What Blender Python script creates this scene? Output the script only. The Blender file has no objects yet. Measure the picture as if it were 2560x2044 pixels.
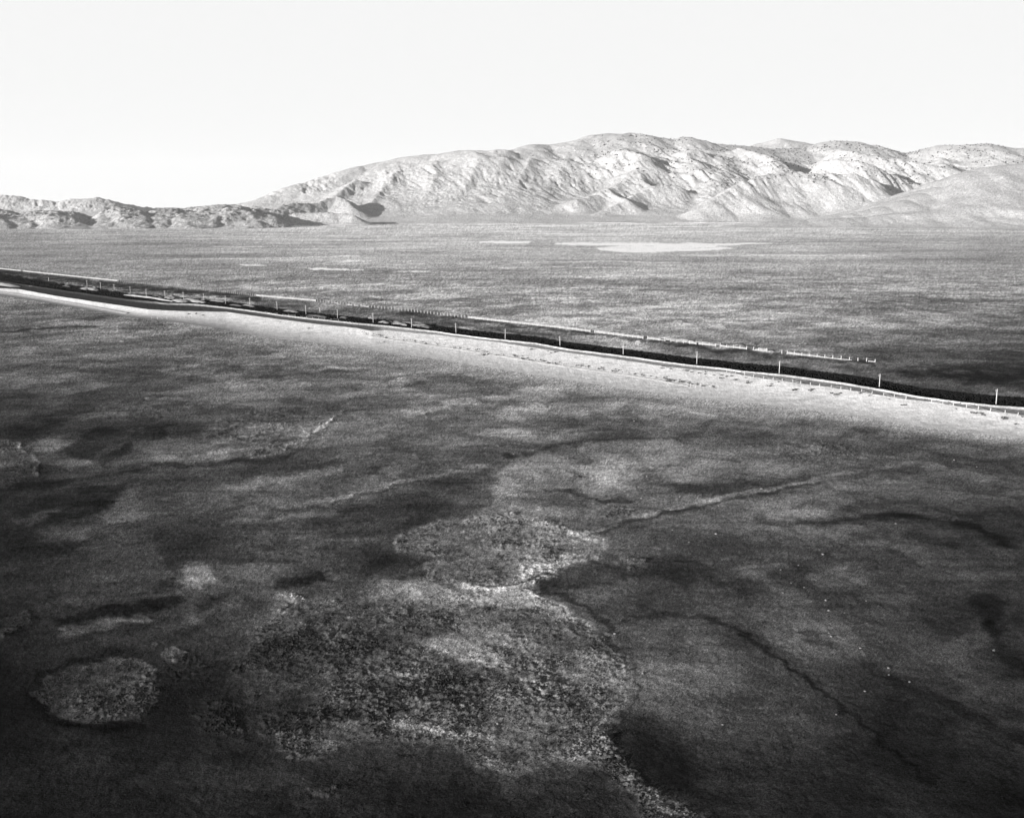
import bpy, math, random
import numpy as np
random.seed(7)
sc = bpy.context.scene
COL = sc.collection
R = math.radians

# ------------------------------------------------------------------ camera
CAM_H = 100.0                      # metres above the valley floor (low aerial view)
FPX = 2459.0                       # focal length in photo pixels (photo 2560 x 2044)
PITCH = math.atan(502.0 / FPX)
cam = bpy.data.cameras.new('camera')
cam.sensor_fit = 'HORIZONTAL'; cam.sensor_width = 36.0
cam.lens = FPX / 2560.0 * 36.0
cam.clip_start = 1.0; cam.clip_end = 60000.0
co = bpy.data.objects.new('camera', cam); COL.objects.link(co)
co.location = (0, 0, CAM_H); co.rotation_euler = (R(90) - PITCH, 0, 0)
sc.camera = co

# ------------------------------------------------------------------ light
SUN_EL = 8.5
SUN_DIR = (-0.77, -0.64)           # horizontal direction from the scene towards the sun
world = bpy.data.worlds.new('World'); sc.world = world; world.use_nodes = True
nt = world.node_tree; nt.nodes.clear()
sky = nt.nodes.new('ShaderNodeTexSky'); sky.sky_type = 'NISHITA'; sky.sun_disc = False
sky.sun_elevation = R(SUN_EL)
sky.sun_rotation = math.atan2(SUN_DIR[0], SUN_DIR[1])
bw = nt.nodes.new('ShaderNodeRGBToBW')
tc = nt.nodes.new('ShaderNodeTexCoord'); sp = nt.nodes.new('ShaderNodeSeparateXYZ')
gr = nt.nodes.new('ShaderNodeMapRange')      # added gain whitening the low sky and dimming the sky above
gr.interpolation_type = 'SMOOTHSTEP'
gr.inputs['From Min'].default_value = 0.20; gr.inputs['From Max'].default_value = 0.50
gr.inputs['To Min'].default_value = 12.0; gr.inputs['To Max'].default_value = 0.55
mu = nt.nodes.new('ShaderNodeMath'); mu.operation = 'MULTIPLY'
mn = nt.nodes.new('ShaderNodeMath'); mn.operation = 'MINIMUM'; mn.inputs[1].default_value = 2.98
bg = nt.nodes.new('ShaderNodeBackground'); bg.inputs['Strength'].default_value = 0.1
wo = nt.nodes.new('ShaderNodeOutputWorld')
L = nt.links.new
L(sky.outputs[0], bw.inputs[0]); L(tc.outputs['Generated'], sp.inputs[0]); L(sp.outputs[2], gr.inputs[0])
L(bw.outputs[0], mu.inputs[0]); L(gr.outputs[0], mu.inputs[1]); L(mu.outputs[0], mn.inputs[0])
L(mn.outputs[0], bg.inputs[0]); L(bg.outputs[0], wo.inputs[0])

sd = bpy.data.lights.new('sun', 'SUN'); sd.energy = 5.0; sd.angle = R(0.5); sd.color = (1, 0.995, 0.985)
so = bpy.data.objects.new('sun', sd); COL.objects.link(so)
from mathutils import Vector
so.rotation_euler = Vector((SUN_DIR[0], SUN_DIR[1], math.tan(R(SUN_EL)))).to_track_quat('Z', 'Y').to_euler()

sc.view_settings.view_transform = 'Standard'; sc.view_settings.look = 'None'
sc.view_settings.exposure = 1.6; sc.view_settings.gamma = 1.0
sc.render.resolution_x = 1024; sc.render.resolution_y = 817
try:
    sc.cycles.max_bounces = 4; sc.cycles.diffuse_bounces = 2
except Exception: pass
KFLAT = 1.05                        # picture brightness of level sunlit ground per unit of albedo

# ------------------------------------------------------------------ maths helpers
CP, SPI = math.cos(PITCH), math.sin(PITCH)
def place(px, py, z=0.0):
    """photo pixel -> world point at height z"""
    px = np.asarray(px, float); py = np.asarray(py, float)
    a = (px - 1280) / FPX; b = (1022 - py) / FPX
    dy = CP + b * SPI; dz = -SPI + b * CP
    t = (z - CAM_H) / dz
    return a * t, dy * t
def place_far(px, py, D):
    """photo pixel -> world point at forward distance D"""
    px = np.asarray(px, float); py = np.asarray(py, float); D = np.asarray(D, float)
    a = (px - 1280) / FPX; b = (1022 - py) / FPX
    dy = CP + b * SPI; dz = -SPI + b * CP
    t = D / dy
    return a * t, D, CAM_H + dz * t
def image_px(X, Y, Z=0.0):
    """world ground point -> image pixel coordinates through the camera, used by the traced soil patches"""
    zz = Z - CAM_H
    d = Y * CP - zz * SPI; u = Y * SPI + zz * CP
    return 1280 + FPX * X / d, 1022 - FPX * u / d

def _h(ix, iy, s):
    h = (ix.astype(np.int64) * 374761393 + iy.astype(np.int64) * 668265263 + s * 1442695041) & 0xffffffff
    h = ((h ^ (h >> 13)) * 1274126177) & 0xffffffff
    h = h ^ (h >> 16)
    return (h & 0xffff) / 65536.0 * 2 * np.pi
def perlin(x, y, s=0):
    x = np.asarray(x, float); y = np.asarray(y, float)
    ix = np.floor(x); iy = np.floor(y); fx = x - ix; fy = y - iy
    ux = fx * fx * fx * (fx * (fx * 6 - 15) + 10); uy = fy * fy * fy * (fy * (fy * 6 - 15) + 10)
    def g(dx, dy):
        a = _h(ix + dx, iy + dy, s)
        return np.cos(a) * (fx - dx) + np.sin(a) * (fy - dy)
    n0 = g(0, 0) * (1 - ux) + g(1, 0) * ux
    n1 = g(0, 1) * (1 - ux) + g(1, 1) * ux
    return (n0 * (1 - uy) + n1 * uy) * 1.5
def fbm(x, y, o=4, s=0, gain=0.5):
    r = 0; a = 1; t = 0
    for i in range(o):
        r = r + a * perlin(x, y, s + i * 17); t += a
        x = x * 2.03 + 13.7; y = y * 2.03 - 7.1; a *= gain
    return r / t
def ridged(x, y, o=4, s=0, gain=0.5):
    r = 0; a = 1; t = 0
    for i in range(o):
        n = 1 - np.abs(perlin(x, y, s + i * 31)) * 1.6
        r = r + a * n; t += a
        x = x * 2.07 + 5.3; y = y * 2.07 + 9.1; a *= gain
    return r / t
def sstep(a, b, x):
    t = np.clip((x - a) / (b - a), 0, 1); return t * t * (3 - 2 * t)
def lin(s):
    s = np.asarray(s, float)
    return np.where(s < 0.04045, s / 12.92, ((s + 0.055) / 1.055) ** 2.4)
def pl_dist(x, y, pts, closed=False):
    """distance to polyline, and the interpolated parameter"""
    P = np.array(pts, float)
    if closed: P = np.vstack([P, P[:1]])
    best = np.full(x.shape, 1e18); par = np.zeros(x.shape)
    for i in range(len(P) - 1):
        ax, ay = P[i][:2]; bx, by = P[i + 1][:2]
        dx, dy = bx - ax, by - ay; l2 = dx * dx + dy * dy + 1e-9
        t = np.clip(((x - ax) * dx + (y - ay) * dy) / l2, 0, 1)
        d = (x - ax - t * dx) ** 2 + (y - ay - t * dy) ** 2
        m = d < best
        best = np.where(m, d, best); par = np.where(m, i + t, par)
    return np.sqrt(best), par
def inside(x, y, pts):
    P = np.array(pts, float); c = np.zeros(x.shape, bool); n = len(P); j = n - 1
    for i in range(n):
        xi, yi = P[i]; xj, yj = P[j]
        if yi != yj:
            c ^= ((yi > y) != (yj > y)) & (x < (xj - xi) * (y - yi) / (yj - yi) + xi)
        j = i
    return c

# ------------------------------------------------------------------ mesh helpers
def mesh_from(name, V, F, mat=None, attrs=None, smooth=True):
    V = np.ascontiguousarray(V, np.float32); F = np.ascontiguousarray(F, np.int32)
    me = bpy.data.meshes.new(name)
    me.vertices.add(len(V)); me.vertices.foreach_set('co', V.ravel())
    k = F.shape[1]
    me.loops.add(F.size); me.loops.foreach_set('vertex_index', F.ravel())
    me.polygons.add(len(F)); me.polygons.foreach_set('loop_start', np.arange(0, F.size, k, dtype=np.int32))
    me.polygons.foreach_set('loop_total', np.full(len(F), k, np.int32))
    me.update(calc_edges=True); me.validate()
    if smooth: me.polygons.foreach_set('use_smooth', np.ones(len(me.polygons), bool))
    for k_, a in (attrs or {}).items():
        at = me.attributes.new(k_, 'FLOAT', 'POINT'); at.data.foreach_set('value', np.ascontiguousarray(a, np.float32).ravel())
    if mat: me.materials.append(mat)
    return me
def link(name, me, parent=None):
    o = bpy.data.objects.new(name, me); COL.objects.link(o)
    if parent: o.parent = parent
    return o
def grid_faces(nr, nc):
    i = np.arange(nr * nc).reshape(nr, nc)
    return np.stack([i[:-1, :-1], i[:-1, 1:], i[1:, 1:], i[1:, :-1]], -1).reshape(-1, 4)
def tag(o, label=None, cat=None, group=None, kind=None):
    if label: o['label'] = label
    if cat: o['category'] = cat
    if group: o['group'] = group
    if kind: o['kind'] = kind
    return o
def empty(name, loc, rz=0.0):
    o = bpy.data.objects.new(name, None); COL.objects.link(o); o.location = loc; o.rotation_euler = (0, 0, rz)
    o.empty_display_size = 0.5
    return o

class MB:
    def __init__(s): s.V = []; s.F = []
    def box(s, c, size, rz=0.0, tilt=0.0, taper=1.0):
        cx, cy, cz = c; a, b, h = [v / 2 for v in size]
        n = len(s.V); cr, sr = math.cos(rz), math.sin(rz); ct, st = math.cos(tilt), math.sin(tilt)
        for z in (-h, h):
            k = taper if z > 0 else 1.0
            for x, y in ((-a, -b), (a, -b), (a, b), (-a, b)):
                x *= k; y *= k
                x2 = x * ct + (z + h) * st; z2 = (z + h) * ct - x * st - h
                s.V.append((cx + x2 * cr - y * sr, cy + x2 * sr + y * cr, cz + z2))
        for f in ((0, 3, 2, 1), (4, 5, 6, 7), (0, 1, 5, 4), (1, 2, 6, 5), (2, 3, 7, 6), (3, 0, 4, 7)):
            s.F.append([n + i for i in f])
        return s
    def tube(s, p, q, r0, r1, n=8):
        p = Vector(p); q = Vector(q); d = (q - p).normalized()
        u = d.orthogonal().normalized(); v = d.cross(u); b = len(s.V)
        for c, r in ((p, r0), (q, r1)):
            for i in range(n):
                a = 2 * math.pi * i / n
                w = c + u * math.cos(a) * r + v * math.sin(a) * r; s.V.append(tuple(w))
        for i in range(n):
            j = (i + 1) % n; s.F.append([b + i, b + j, b + n + j, b + n + i])
        s.F.append([b + n + i for i in range(n)]); s.F.append([b + n - 1 - i for i in range(n)])
        return s
    def mesh(s, name, mat, smooth=False):
        me = bpy.data.meshes.new(name); me.from_pydata(s.V, [], s.F); me.update(); me.materials.append(mat)
        if smooth: me.polygons.foreach_set('use_smooth', [True] * len(me.polygons))
        return me
    def build(s, name, mat, parent=None, smooth=False): return link(name, s.mesh(name, mat, smooth), parent)

# ------------------------------------------------------------------ materials
def new_mat(name):
    m = bpy.data.materials.new(name); m.use_nodes = True
    b = m.node_tree.nodes['Principled BSDF']; b.inputs['Roughness'].default_value = 0.95
    b.inputs['Specular IOR Level'].default_value = 0.0
    return m, m.node_tree, b
def tone_mat(name, scales, bumps, contrast=0.5, attr='albedo', base=None, rough_attr=False):
    """albedo attribute (or a flat base) broken up by noise at several world sizes, plus bump"""
    m, t, b = new_mat(name); N = t.nodes.new; K = t.links.new
    g = N('ShaderNodeNewGeometry')
    if base is None:
        a = N('ShaderNodeAttribute'); a.attribute_name = attr; cur = a.outputs['Fac']
    else:
        a = N('ShaderNodeValue'); a.outputs[0].default_value = base; cur = a.outputs[0]
    for sc_, det, amt in scales:
        n = N('ShaderNodeTexNoise'); n.inputs['Scale'].default_value = sc_; n.inputs['Detail'].default_value = det
        n.inputs['Roughness'].default_value = 0.7
        K(g.outputs['Position'], n.inputs['Vector'])
        r = N('ShaderNodeMapRange'); r.inputs['From Min'].default_value = 0.3; r.inputs['From Max'].default_value = 0.7
        r.inputs['To Min'].default_value = 1 - amt; r.inputs['To Max'].default_value = 1 + amt
        K(n.outputs['Fac'], r.inputs['Value'])
        q = N('ShaderNodeMath'); q.operation = 'MULTIPLY'; K(cur, q.inputs[0]); K(r.outputs[0], q.inputs[1]); cur = q.outputs[0]
    q = N('ShaderNodeMath'); q.operation = 'MINIMUM'; K(cur, q.inputs[0]); q.inputs[1].default_value = 0.92
    cb = N('ShaderNodeCombineColor')
    wq = N('ShaderNodeMath'); wq.operation = 'MULTIPLY'; wq.inputs[1].default_value = 0.985; K(q.outputs[0], wq.inputs[0])
    K(q.outputs[0], cb.inputs[0]); K(wq.outputs[0], cb.inputs[1]); K(wq.outputs[0], cb.inputs[2])
    K(cb.outputs[0], b.inputs['Base Color'])
    prev = None
    for sc_, det, st, di in bumps:
        n = N('ShaderNodeTexNoise'); n.inputs['Scale'].default_value = sc_; n.inputs['Detail'].default_value = det
        n.inputs['Roughness'].default_value = 0.65
        K(g.outputs['Position'], n.inputs['Vector'])
        bp = N('ShaderNodeBump'); bp.inputs['Strength'].default_value = st; bp.inputs['Distance'].default_value = di
        K(n.outputs['Fac'], bp.inputs['Height'])
        if prev: K(prev.outputs[0], bp.inputs['Normal'])
        prev = bp
    if prev: K(prev.outputs[0], b.inputs['Normal'])
    return m
M_ground = tone_mat('valley_soil', [(7.0, 2, 0.45), (2.4, 4, 0.65), (0.35, 5, 0.30), (0.05, 6, 0.20), (0.009, 5, 0.12)], [(2.6, 4, 1.0, 0.10), (0.3, 4, 1.0, 0.14)])
M_bank = tone_mat('pale_sand', [(1.5, 5, 0.35), (0.15, 4, 0.22)], [(1.5, 4, 1.0, 0.06)])
M_hill = tone_mat('hill_rock', [(0.16, 4, 0.42), (0.03, 5, 0.16)], [(0.06, 6, 1.0, 6.0), (0.3, 3, 1.0, 0.8)])
M_wood = tone_mat('weathered_white_wood', [(3.0, 4, 0.2)], [], base=0.27)
M_board = tone_mat('weathered_grey_boards', [(1.0, 4, 0.35), (0.08, 3, .2)], [], base=0.19)
M_pole = tone_mat('weathered_pole_wood', [(2.0, 4, 0.2)], [], base=0.34)
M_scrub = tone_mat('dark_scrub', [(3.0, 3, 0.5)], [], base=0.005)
M_bush = tone_mat('grey_bush', [(4.0, 3, 0.4)], [], base=0.07)
M_juniper = tone_mat('hill_scrub', [(0.2, 2, 0.3)], [], base=0.03)
M_tuft = tone_mat('dry_tussock', [(5.0, 2, 0.3)], [])
M_stone = tone_mat('pale_stone', [(3.0, 3, 0.2)], [(4.0, 3, 0.6, 0.05)], base=0.13)
M_ins = tone_mat('grey_glass_insulator', [(9.0, 1, 0.1)], [], base=0.3)
# ------------------------------------------------------------------ embankment lines (traced, then set down on the valley floor)
LT = [(-400,700),(0,735),(139,757),(322,790),(450,803),(566,818),(659,838),(798,852),(900,866),(1100,892),(1350,932),(1582,967),(1740,987),(1900,1003),(2100,1028),(2300,1060),(2560,1092),(3000,1150)]
LN = [(-400,668),(0,721),(46,723),(139,740),(232,754),(371,774),(450,778),(566,780),(659,793),(798,811),(891,820),(912,824.5),(928,827.5),(944,827),(960,825.5),(1109,839),(1248,856),(1350,872),(1489,891),(1582,904),(1651,914),(1721,923),(1817,930.5),(1909,946),(2002,959),(2102,972),(2182,985),(2265,998),(2329,1004),(2416,1019),(2513,1033),(2560,1039),(3000,1104)]
LC = [(-400,655),(0,702),(139,723),(232,736),(320,748),(420,757),(485,759),(543,765),(624,775),(659,780),(705,787),(775,795),(844,802),(891,807),(950,812),(993,817),(1085,827),(1132,834),(1201,843),(1248,848),(1340,857),(1420,872),(1489,880),(1582,892),(1651,902),(1721,911),(1800,919),(1850,926),(1950,935),(2000,941),(2100,955),(2200,972),(2300,991),(2400,1004),(2480,1012),(2560,1018),(3000,1080)]
def ly(Lx, x): P = np.array(Lx, float); return np.interp(x, P[:, 0], P[:, 1])
PERP = np.array([0.70, 0.714])

# ------------------------------------------------------------------ valley floor
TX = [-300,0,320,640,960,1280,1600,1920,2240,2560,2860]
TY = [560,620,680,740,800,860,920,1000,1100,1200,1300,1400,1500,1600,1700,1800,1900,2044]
TT = [[.53,.53,.58,.64,.67,.68,.68,.68,.65,.62,.62],  # soil tones with lens vignette painted in, darker toward bottom and sides
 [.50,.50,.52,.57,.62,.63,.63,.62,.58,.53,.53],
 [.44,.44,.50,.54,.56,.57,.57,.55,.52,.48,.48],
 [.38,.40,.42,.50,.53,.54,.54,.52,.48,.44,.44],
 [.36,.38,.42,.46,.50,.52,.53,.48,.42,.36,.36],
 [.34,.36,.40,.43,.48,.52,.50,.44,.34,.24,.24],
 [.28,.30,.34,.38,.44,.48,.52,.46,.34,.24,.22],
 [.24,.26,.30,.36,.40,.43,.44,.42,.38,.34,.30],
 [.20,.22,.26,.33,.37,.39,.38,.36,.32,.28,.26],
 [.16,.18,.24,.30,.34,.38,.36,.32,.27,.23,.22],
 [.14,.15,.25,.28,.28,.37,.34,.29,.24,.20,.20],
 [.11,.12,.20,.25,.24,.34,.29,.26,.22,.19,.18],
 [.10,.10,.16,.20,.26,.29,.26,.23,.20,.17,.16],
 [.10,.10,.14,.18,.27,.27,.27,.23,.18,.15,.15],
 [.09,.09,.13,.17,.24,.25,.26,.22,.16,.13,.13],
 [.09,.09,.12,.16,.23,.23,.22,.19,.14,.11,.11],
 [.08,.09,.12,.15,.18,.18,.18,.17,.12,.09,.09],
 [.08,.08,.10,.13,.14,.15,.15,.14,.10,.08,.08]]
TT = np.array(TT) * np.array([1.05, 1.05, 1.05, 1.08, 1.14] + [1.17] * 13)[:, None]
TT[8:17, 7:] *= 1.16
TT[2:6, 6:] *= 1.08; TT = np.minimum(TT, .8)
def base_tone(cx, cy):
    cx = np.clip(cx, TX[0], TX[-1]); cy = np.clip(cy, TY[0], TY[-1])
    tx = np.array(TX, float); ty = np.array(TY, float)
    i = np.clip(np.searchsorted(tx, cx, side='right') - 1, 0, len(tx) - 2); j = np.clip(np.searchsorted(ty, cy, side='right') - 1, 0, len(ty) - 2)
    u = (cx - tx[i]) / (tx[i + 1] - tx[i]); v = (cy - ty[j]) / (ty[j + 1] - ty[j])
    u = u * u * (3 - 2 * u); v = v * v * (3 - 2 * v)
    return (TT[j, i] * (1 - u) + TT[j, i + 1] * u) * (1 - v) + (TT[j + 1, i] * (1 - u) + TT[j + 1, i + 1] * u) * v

S = 1.188
def w1(*p): return [(p[i] / 1.684, 750 + p[i + 1] / 1.684) for i in range(0, len(p), 2)]
def w2(*p): return [(1280 + p[i] / 1.684, 900 + p[i + 1] / 1.684) for i in range(0, len(p), 2)]
def v(*p): return [(p[i] * S, p[i + 1] * S) for i in range(0, len(p), 2)]
# soil and plant patches: (kind, points, half width or edge softness, tone factor, roughness change)
PATCH = [
 # light ground round the track
 ('P', w2(-80,470,100,395,320,350,500,420,570,470,500,560,330,570,150,540,0,560,-60,600), 14, 1.22, .1),
 ('P', w2(250,440,420,440,540,470,500,520,350,500), 9, 1.14, 0),
 ('P', w2(-40,620,150,620,330,630,450,600,350,650,150,665,-20,670), 9, 1.28, 0),
 ('P', w2(620,470,800,430,1100,430,1230,470,1190,500,950,490,700,520), 12, 1.30, .1),
 ('L', w2(140,545,250,560,380,590,500,600), 7, .62, 0),
 ('P', w2(560,510,700,512,860,520,980,495,1030,520,900,560,740,565), 9, .68, 0),
 ('L', w2(380,700,440,690,600,660,800,620), 6, .68, 0),
 ('P', w2(370,650,430,620,530,630,500,660,420,670), 5, .95, .9),
 ('P', w2(200,460,330,470,360,500,260,500), 6, .9, .8),
 ('L', w2(60,395,160,360,300,338,480,335,700,330), 5, .76, 0),
 ('L', w2(700,330,900,240,1100,280,1280,270), 6, .82, 0),
 ('P', w2(850,380,1000,330,1300,340,1600,370,1700,430,1500,470,1250,450,1200,420), 16, .97, .30),
 ('P', w2(1250,900,1400,850,1500,850,1500,930,1380,970,1280,950), 12, 1.35, 0),
 ('P', w2(1080,880,1180,840,1260,880,1200,960,1120,960), 10, .74, 0),
 ('P', w2(1900,960,2000,980,2080,1010,2060,1130,1990,1150,1960,1060), 12, .66, 0),
 ('P', w2(1490,940,1560,900,1800,920,1700,990,1560,990), 12, .84, 0),
 ('P', w2(1020,620,1180,600,1400,620,1420,650,1150,670), 14, 1.12, 0),
 ('P', w2(1540,600,1700,580,1760,620,1680,650,1560,640), 12, 1.15, 0),
 ('P', w2(200,920,330,880,500,900,520,980,380,1020,240,1000), 22, 1.28, 0),
 ('L', w2(1390,320,1480,280,1600,300), 7, .8, .2),
 # dark wedge and band to the left of them
 ('P', v(640,1105,760,1060,860,1030,930,1000,1035,983,1050,1000,1035,1030,1050,1055,1000,1078,900,1100,850,1115,700,1135), 14, .70, 0),
 ('P', v(830,1150,700,1140,560,1180,600,1230,760,1240,880,1215,900,1185), 26, .80, 0),
 ('L', v(500,1075,640,1060,760,1035,860,1008), 7, 1.15, .2),
 ('L', v(860,1008,940,990,1050,975), 7, 1.15, .1),
 ('P', v(1058,955,1075,950,1090,958,1080,966,1060,966), 6, .60, 0),
 # track crossing the plain
 ('L', v(1240,1122,1275,1108,1350,1085,1480,1052,1600,1031,1720,1008,1850,985,1920,975), 5, 1.35, .1),
 ('L', v(1245,1130,1280,1116,1352,1093,1482,1060,1602,1039,1722,1016), 4.5, .70, 0),
 ('L', v(1480,1043,1600,1022,1720,999), 4, .80, 0),
 ('P', v(1330,1022,1560,1000,1600,1010,1480,1040,1340,1050), 14, .86, 0),
 # long dark drainage line on the right
 ('L', v(1590,1090,1640,1103,1780,1096,1860,1085,1960,1090,2050,1108,2155,1155,2300,1200), 9, .62, 0),
 ('L', v(1860,1085,1960,1095,2060,1120,2170,1180), 16, .78, 0),
 ('L', v(1600,1085,1700,1060,1800,1075), 7, .85, 0),
 # upper lobe of hummocks
 ('P', v(830,1142,862,1112,930,1095,1050,1080,1130,1085,1200,1108,1258,1122,1283,1150,1262,1172,1182,1195,1130,1232,1080,1243,980,1238,905,1212,890,1192,930,1170,872,1166,840,1158), 8, 1.30, .95),
 ('P', v(905,1130,1000,1112,1120,1108,1200,1118,1200,1165,1120,1200,1060,1225,960,1222,925,1195,950,1165,915,1145), 14, .84, .7),
 ('L', v(1205,1122,1250,1140,1240,1160,1190,1178,1120,1198,1090,1215), 7, 1.28, .5),
 ('L', v(1110,1165,1095,1190,1085,1205), 6, 1.2, .4),
 ('P', v(1075,1195,1130,1170,1165,1185,1120,1222,1050,1236), 9, 1.18, -.3),
 ('L', v(912,1215,980,1234,1060,1238,1140,1222), 5, 1.3, .4),
 ('L', v(990,1232,1070,1234,1150,1208), 3, .6, 0),
 ('L', v(930,1150,905,1180,890,1195), 12, 1.18, .1),
 ('L', v(870,1200,930,1180), 9, 1.25, .1),
 # big lower mass of hummocks
 ('P', v(600,1247,660,1262,760,1240,830,1217,905,1213,990,1240,1110,1237,1180,1272,1258,1328,1308,1388,1325,1440,1302,1490,1268,1532,1310,1582,1352,1640,1400,1680,1500,1722,1380,1760,1330,1665,1270,1625,1200,1592,1080,1632,1000,1610,960,1562,860,1556,760,1556,700,1582,620,1602,560,1560,540,1500,505,1450,490,1400,530,1330,590,1290), 9, 1.20, .85),
 ('P', v(640,1310,760,1290,900,1330,1060,1370,1200,1380,1290,1420,1285,1480,1240,1520,1120,1500,1000,1530,900,1520,760,1510,680,1520,600,1480,590,1400), 30, .92, .5),
 ('P', v(860,1215,960,1240,1100,1240,1170,1270,1240,1318,1180,1300,1080,1275,980,1275,900,1290,850,1260), 14, 1.45, -.4),
 ('L', v(1110,1250,1170,1268,1220,1300,1262,1330,1285,1334), 7, 1.25, -.2),
 ('P', v(800,1215,850,1205,900,1225,880,1260,820,1290,780,1265), 18, 1.25, -.3),
 ('P', v(860,1350,960,1335,1060,1385,1040,1400,920,1375), 10, 1.30, -.4),
 ('L', v(700,1525,780,1520,880,1530,960,1548,1040,1560), 11, 1.28, 0),
 ('P', v(560,1520,640,1545,720,1560,660,1600,600,1590), 12, 1.45, .2),
 ('P', v(1000,1590,1080,1600,1180,1570,1270,1545,1320,1600,1360,1650,1260,1620,1180,1600,1080,1630,1010,1615), 12, 1.40, .1),
 ('L', v(1300,1640,1400,1690,1480,1725), 22, 1.55, .3),
 ('L', v(1100,1430,1180,1470,1260,1500), 5, 1.3, .2),
 ('L', v(1110,1440,1190,1480,1260,1508), 4, .6, .2),
 ('L', v(590,1250,640,1262,700,1262), 7, 1.25, .4),
 ('P', v(580,1245,620,1240,640,1260,600,1290,570,1300), 10, 1.2, .2),
 ('P', v(700,1200,680,1225,600,1240,560,1235,600,1215), 10, .62, 0),
 ('R', v(1205,1118,1256,1126,1280,1150,1262,1170,1184,1194,1132,1230,1062,1238,982,1234,906,1212), 9, 1.18, .1),
 ('R', v(906,1212,930,1172,874,1166,842,1157,833,1143,862,1113,930,1096,1000,1086), 9, 1.22, .1),
 ('R', v(1110,1240,1182,1272,1220,1298,1260,1332,1290,1336), 10, 1.20, 0),
 ('R', v(1120,1252,1186,1286,1240,1326), 3, .66, .3),
 ('R', v(1262,1334,1306,1388,1322,1440,1302,1490,1268,1532), 8, 1.22, .1),
 ('R', v(1330,1400,1345,1450,1318,1500,1290,1545), 6, .72, 0),
 ('R', v(640,1310,700,1330,800,1325,900,1345,960,1380,1060,1400,1120,1440,1200,1480), 7, 1.15, .2),
 ('R', v(700,1330,690,1400,700,1460,690,1520), 8, 1.18, .2),
 ('R', v(700,1522,780,1518,880,1528,960,1546,1040,1562,1110,1570), 9, 1.12, 0),
 # leaf shaped hummock lower left
 ('P', v(72,1455,92,1432,130,1414,200,1392,262,1382,300,1384,332,1400,335,1440,330,1480,300,1512,240,1517,180,1518,120,1506,84,1482), 7, 1.95, 1),
 ('L', v(72,1430,150,1396,250,1370), 10, .55, 0),
 ('L', v(60,1470,110,1515,200,1532,300,1528), 12, .55, 0),
 ('P', v(320,1400,400,1375,470,1420,500,1480,520,1560,430,1540,340,1500), 26, .90, .6),
 ('P', v(335,1372,380,1356,400,1372,385,1392,350,1392), 8, 1.75, .5),
 ('P', v(390,1500,480,1505,520,1540,420,1550), 14, 1.2, .6),
 ('P', v(650,1645,705,1655,700,1680,650,1670), 8, 1.4, .6),
 # dark ground beneath and beside
 ('P', v(760,1570,860,1575,960,1575,1000,1620,1080,1650,1200,1620,1280,1680,1340,1760,700,1760,640,1640), 26, .80, .25),
 ('P', v(1270,1540,1330,1490,1400,1500,1460,1590,1480,1680,1400,1660,1340,1600), 22, .55, 0),
 ('P', v(1205,1190,1285,1168,1330,1165,1430,1168,1540,1200,1620,1225,1580,1250,1460,1225,1330,1220,1220,1238,1150,1240,1140,1225), 14, .62, 0),
 ('P', v(1310,1172,1360,1168,1370,1190,1330,1198), 8, 1.35, .9),
 ('L', v(1150,1240,1210,1262,1275,1312,1300,1330), 8, .6, 0),
 ('P', v(1190,1210,1300,1215,1440,1228,1480,1280,1400,1290,1320,1300,1290,1320,1240,1270), 24, .95, 0),
 ('L', v(1310,1305,1400,1292,1480,1297,1560,1330,1620,1372,1700,1432,1780,1492,1850,1555,1960,1650), 8, .60, 0),
 ('L', v(1560,1330,1640,1372,1720,1440), 18, .82, 0),
 ('P', v(1320,1320,1420,1305,1500,1320,1560,1370,1560,1450,1500,1520,1400,1500,1340,1440), 40, 1.25, 0),
 ('P', v(1380,1190,1500,1235,1580,1260,1640,1300,1500,1285,1430,1240), 24, .9, .1),
 ('P', v(1930,1130,2100,1150,2200,1190,2200,1260,2050,1210,1950,1170), 24, .80, 0),
 ('P', v(1880,1440,1980,1500,2100,1560,2200,1620,2200,1760,1980,1700,1850,1600,1830,1520), 46, .72, 0),
 ('P', v(1870,1080,2000,1130,2155,1210,2155,1340,2060,1300,1980,1240), 50, .9, 0),
 ('L', v(1700,1330,1860,1420,2000,1480,2160,1560), 16, .72, 0),
 ('L', v(2080,1310,2110,1380,2170,1410), 16, .66, 0),
 ('P', v(1900,1260,1980,1280,2040,1330,1980,1340,1920,1300), 20, .8, 0),
 ('P', v(1800,1220,1900,1235,1960,1270,1900,1280,1830,1265), 14, 1.3, 0),
 # left half
 ('P', w1(240,640,300,600,330,570,420,540,600,540,720,520,700,580,560,600,520,650,440,700,400,680,300,665), 10, .60, 0),
 ('P', w1(0,540,100,500,260,440,330,400,450,430,330,500,150,550), 14, .70, 0),
 ('P', w1(560,620,700,600,900,600,1040,630,900,670,700,680,580,650), 12, 1.32, 0),
 ('L', w1(440,705,700,695,900,690,1100,680,1250,660), 8, .70, 0),
 ('P', w1(840,560,960,480,1100,460,1240,480,1440,470,1350,550,1260,620,1060,660,1050,600,900,580), 12, 1.14, .75),
 ('P', w1(830,550,930,540,1020,560,1000,590,880,585), 8, .70, .3),
 ('L', w1(1060,662,1180,640,1260,590,1340,540,1440,465), 5, 1.38, .4),
 ('L', w1(1190,650,1290,610,1370,570,1420,520), 7, 1.2, .3),
 ('L', w1(400,660,450,635,500,605), 7, 1.4, .7),
 ('P', w1(420,460,560,440,700,450,740,480,620,500,460,490), 12, 1.15, .6),
 ('L', w1(620,410,700,408,760,415), 4, 1.35, .4),
 ('P', w1(480,840,560,790,700,770,640,740,780,740,900,760,1100,740,1300,710,1480,690,1440,720,1200,770,1000,820,960,860,820,920,640,960,420,920), 16, 1.28, 0),
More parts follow.
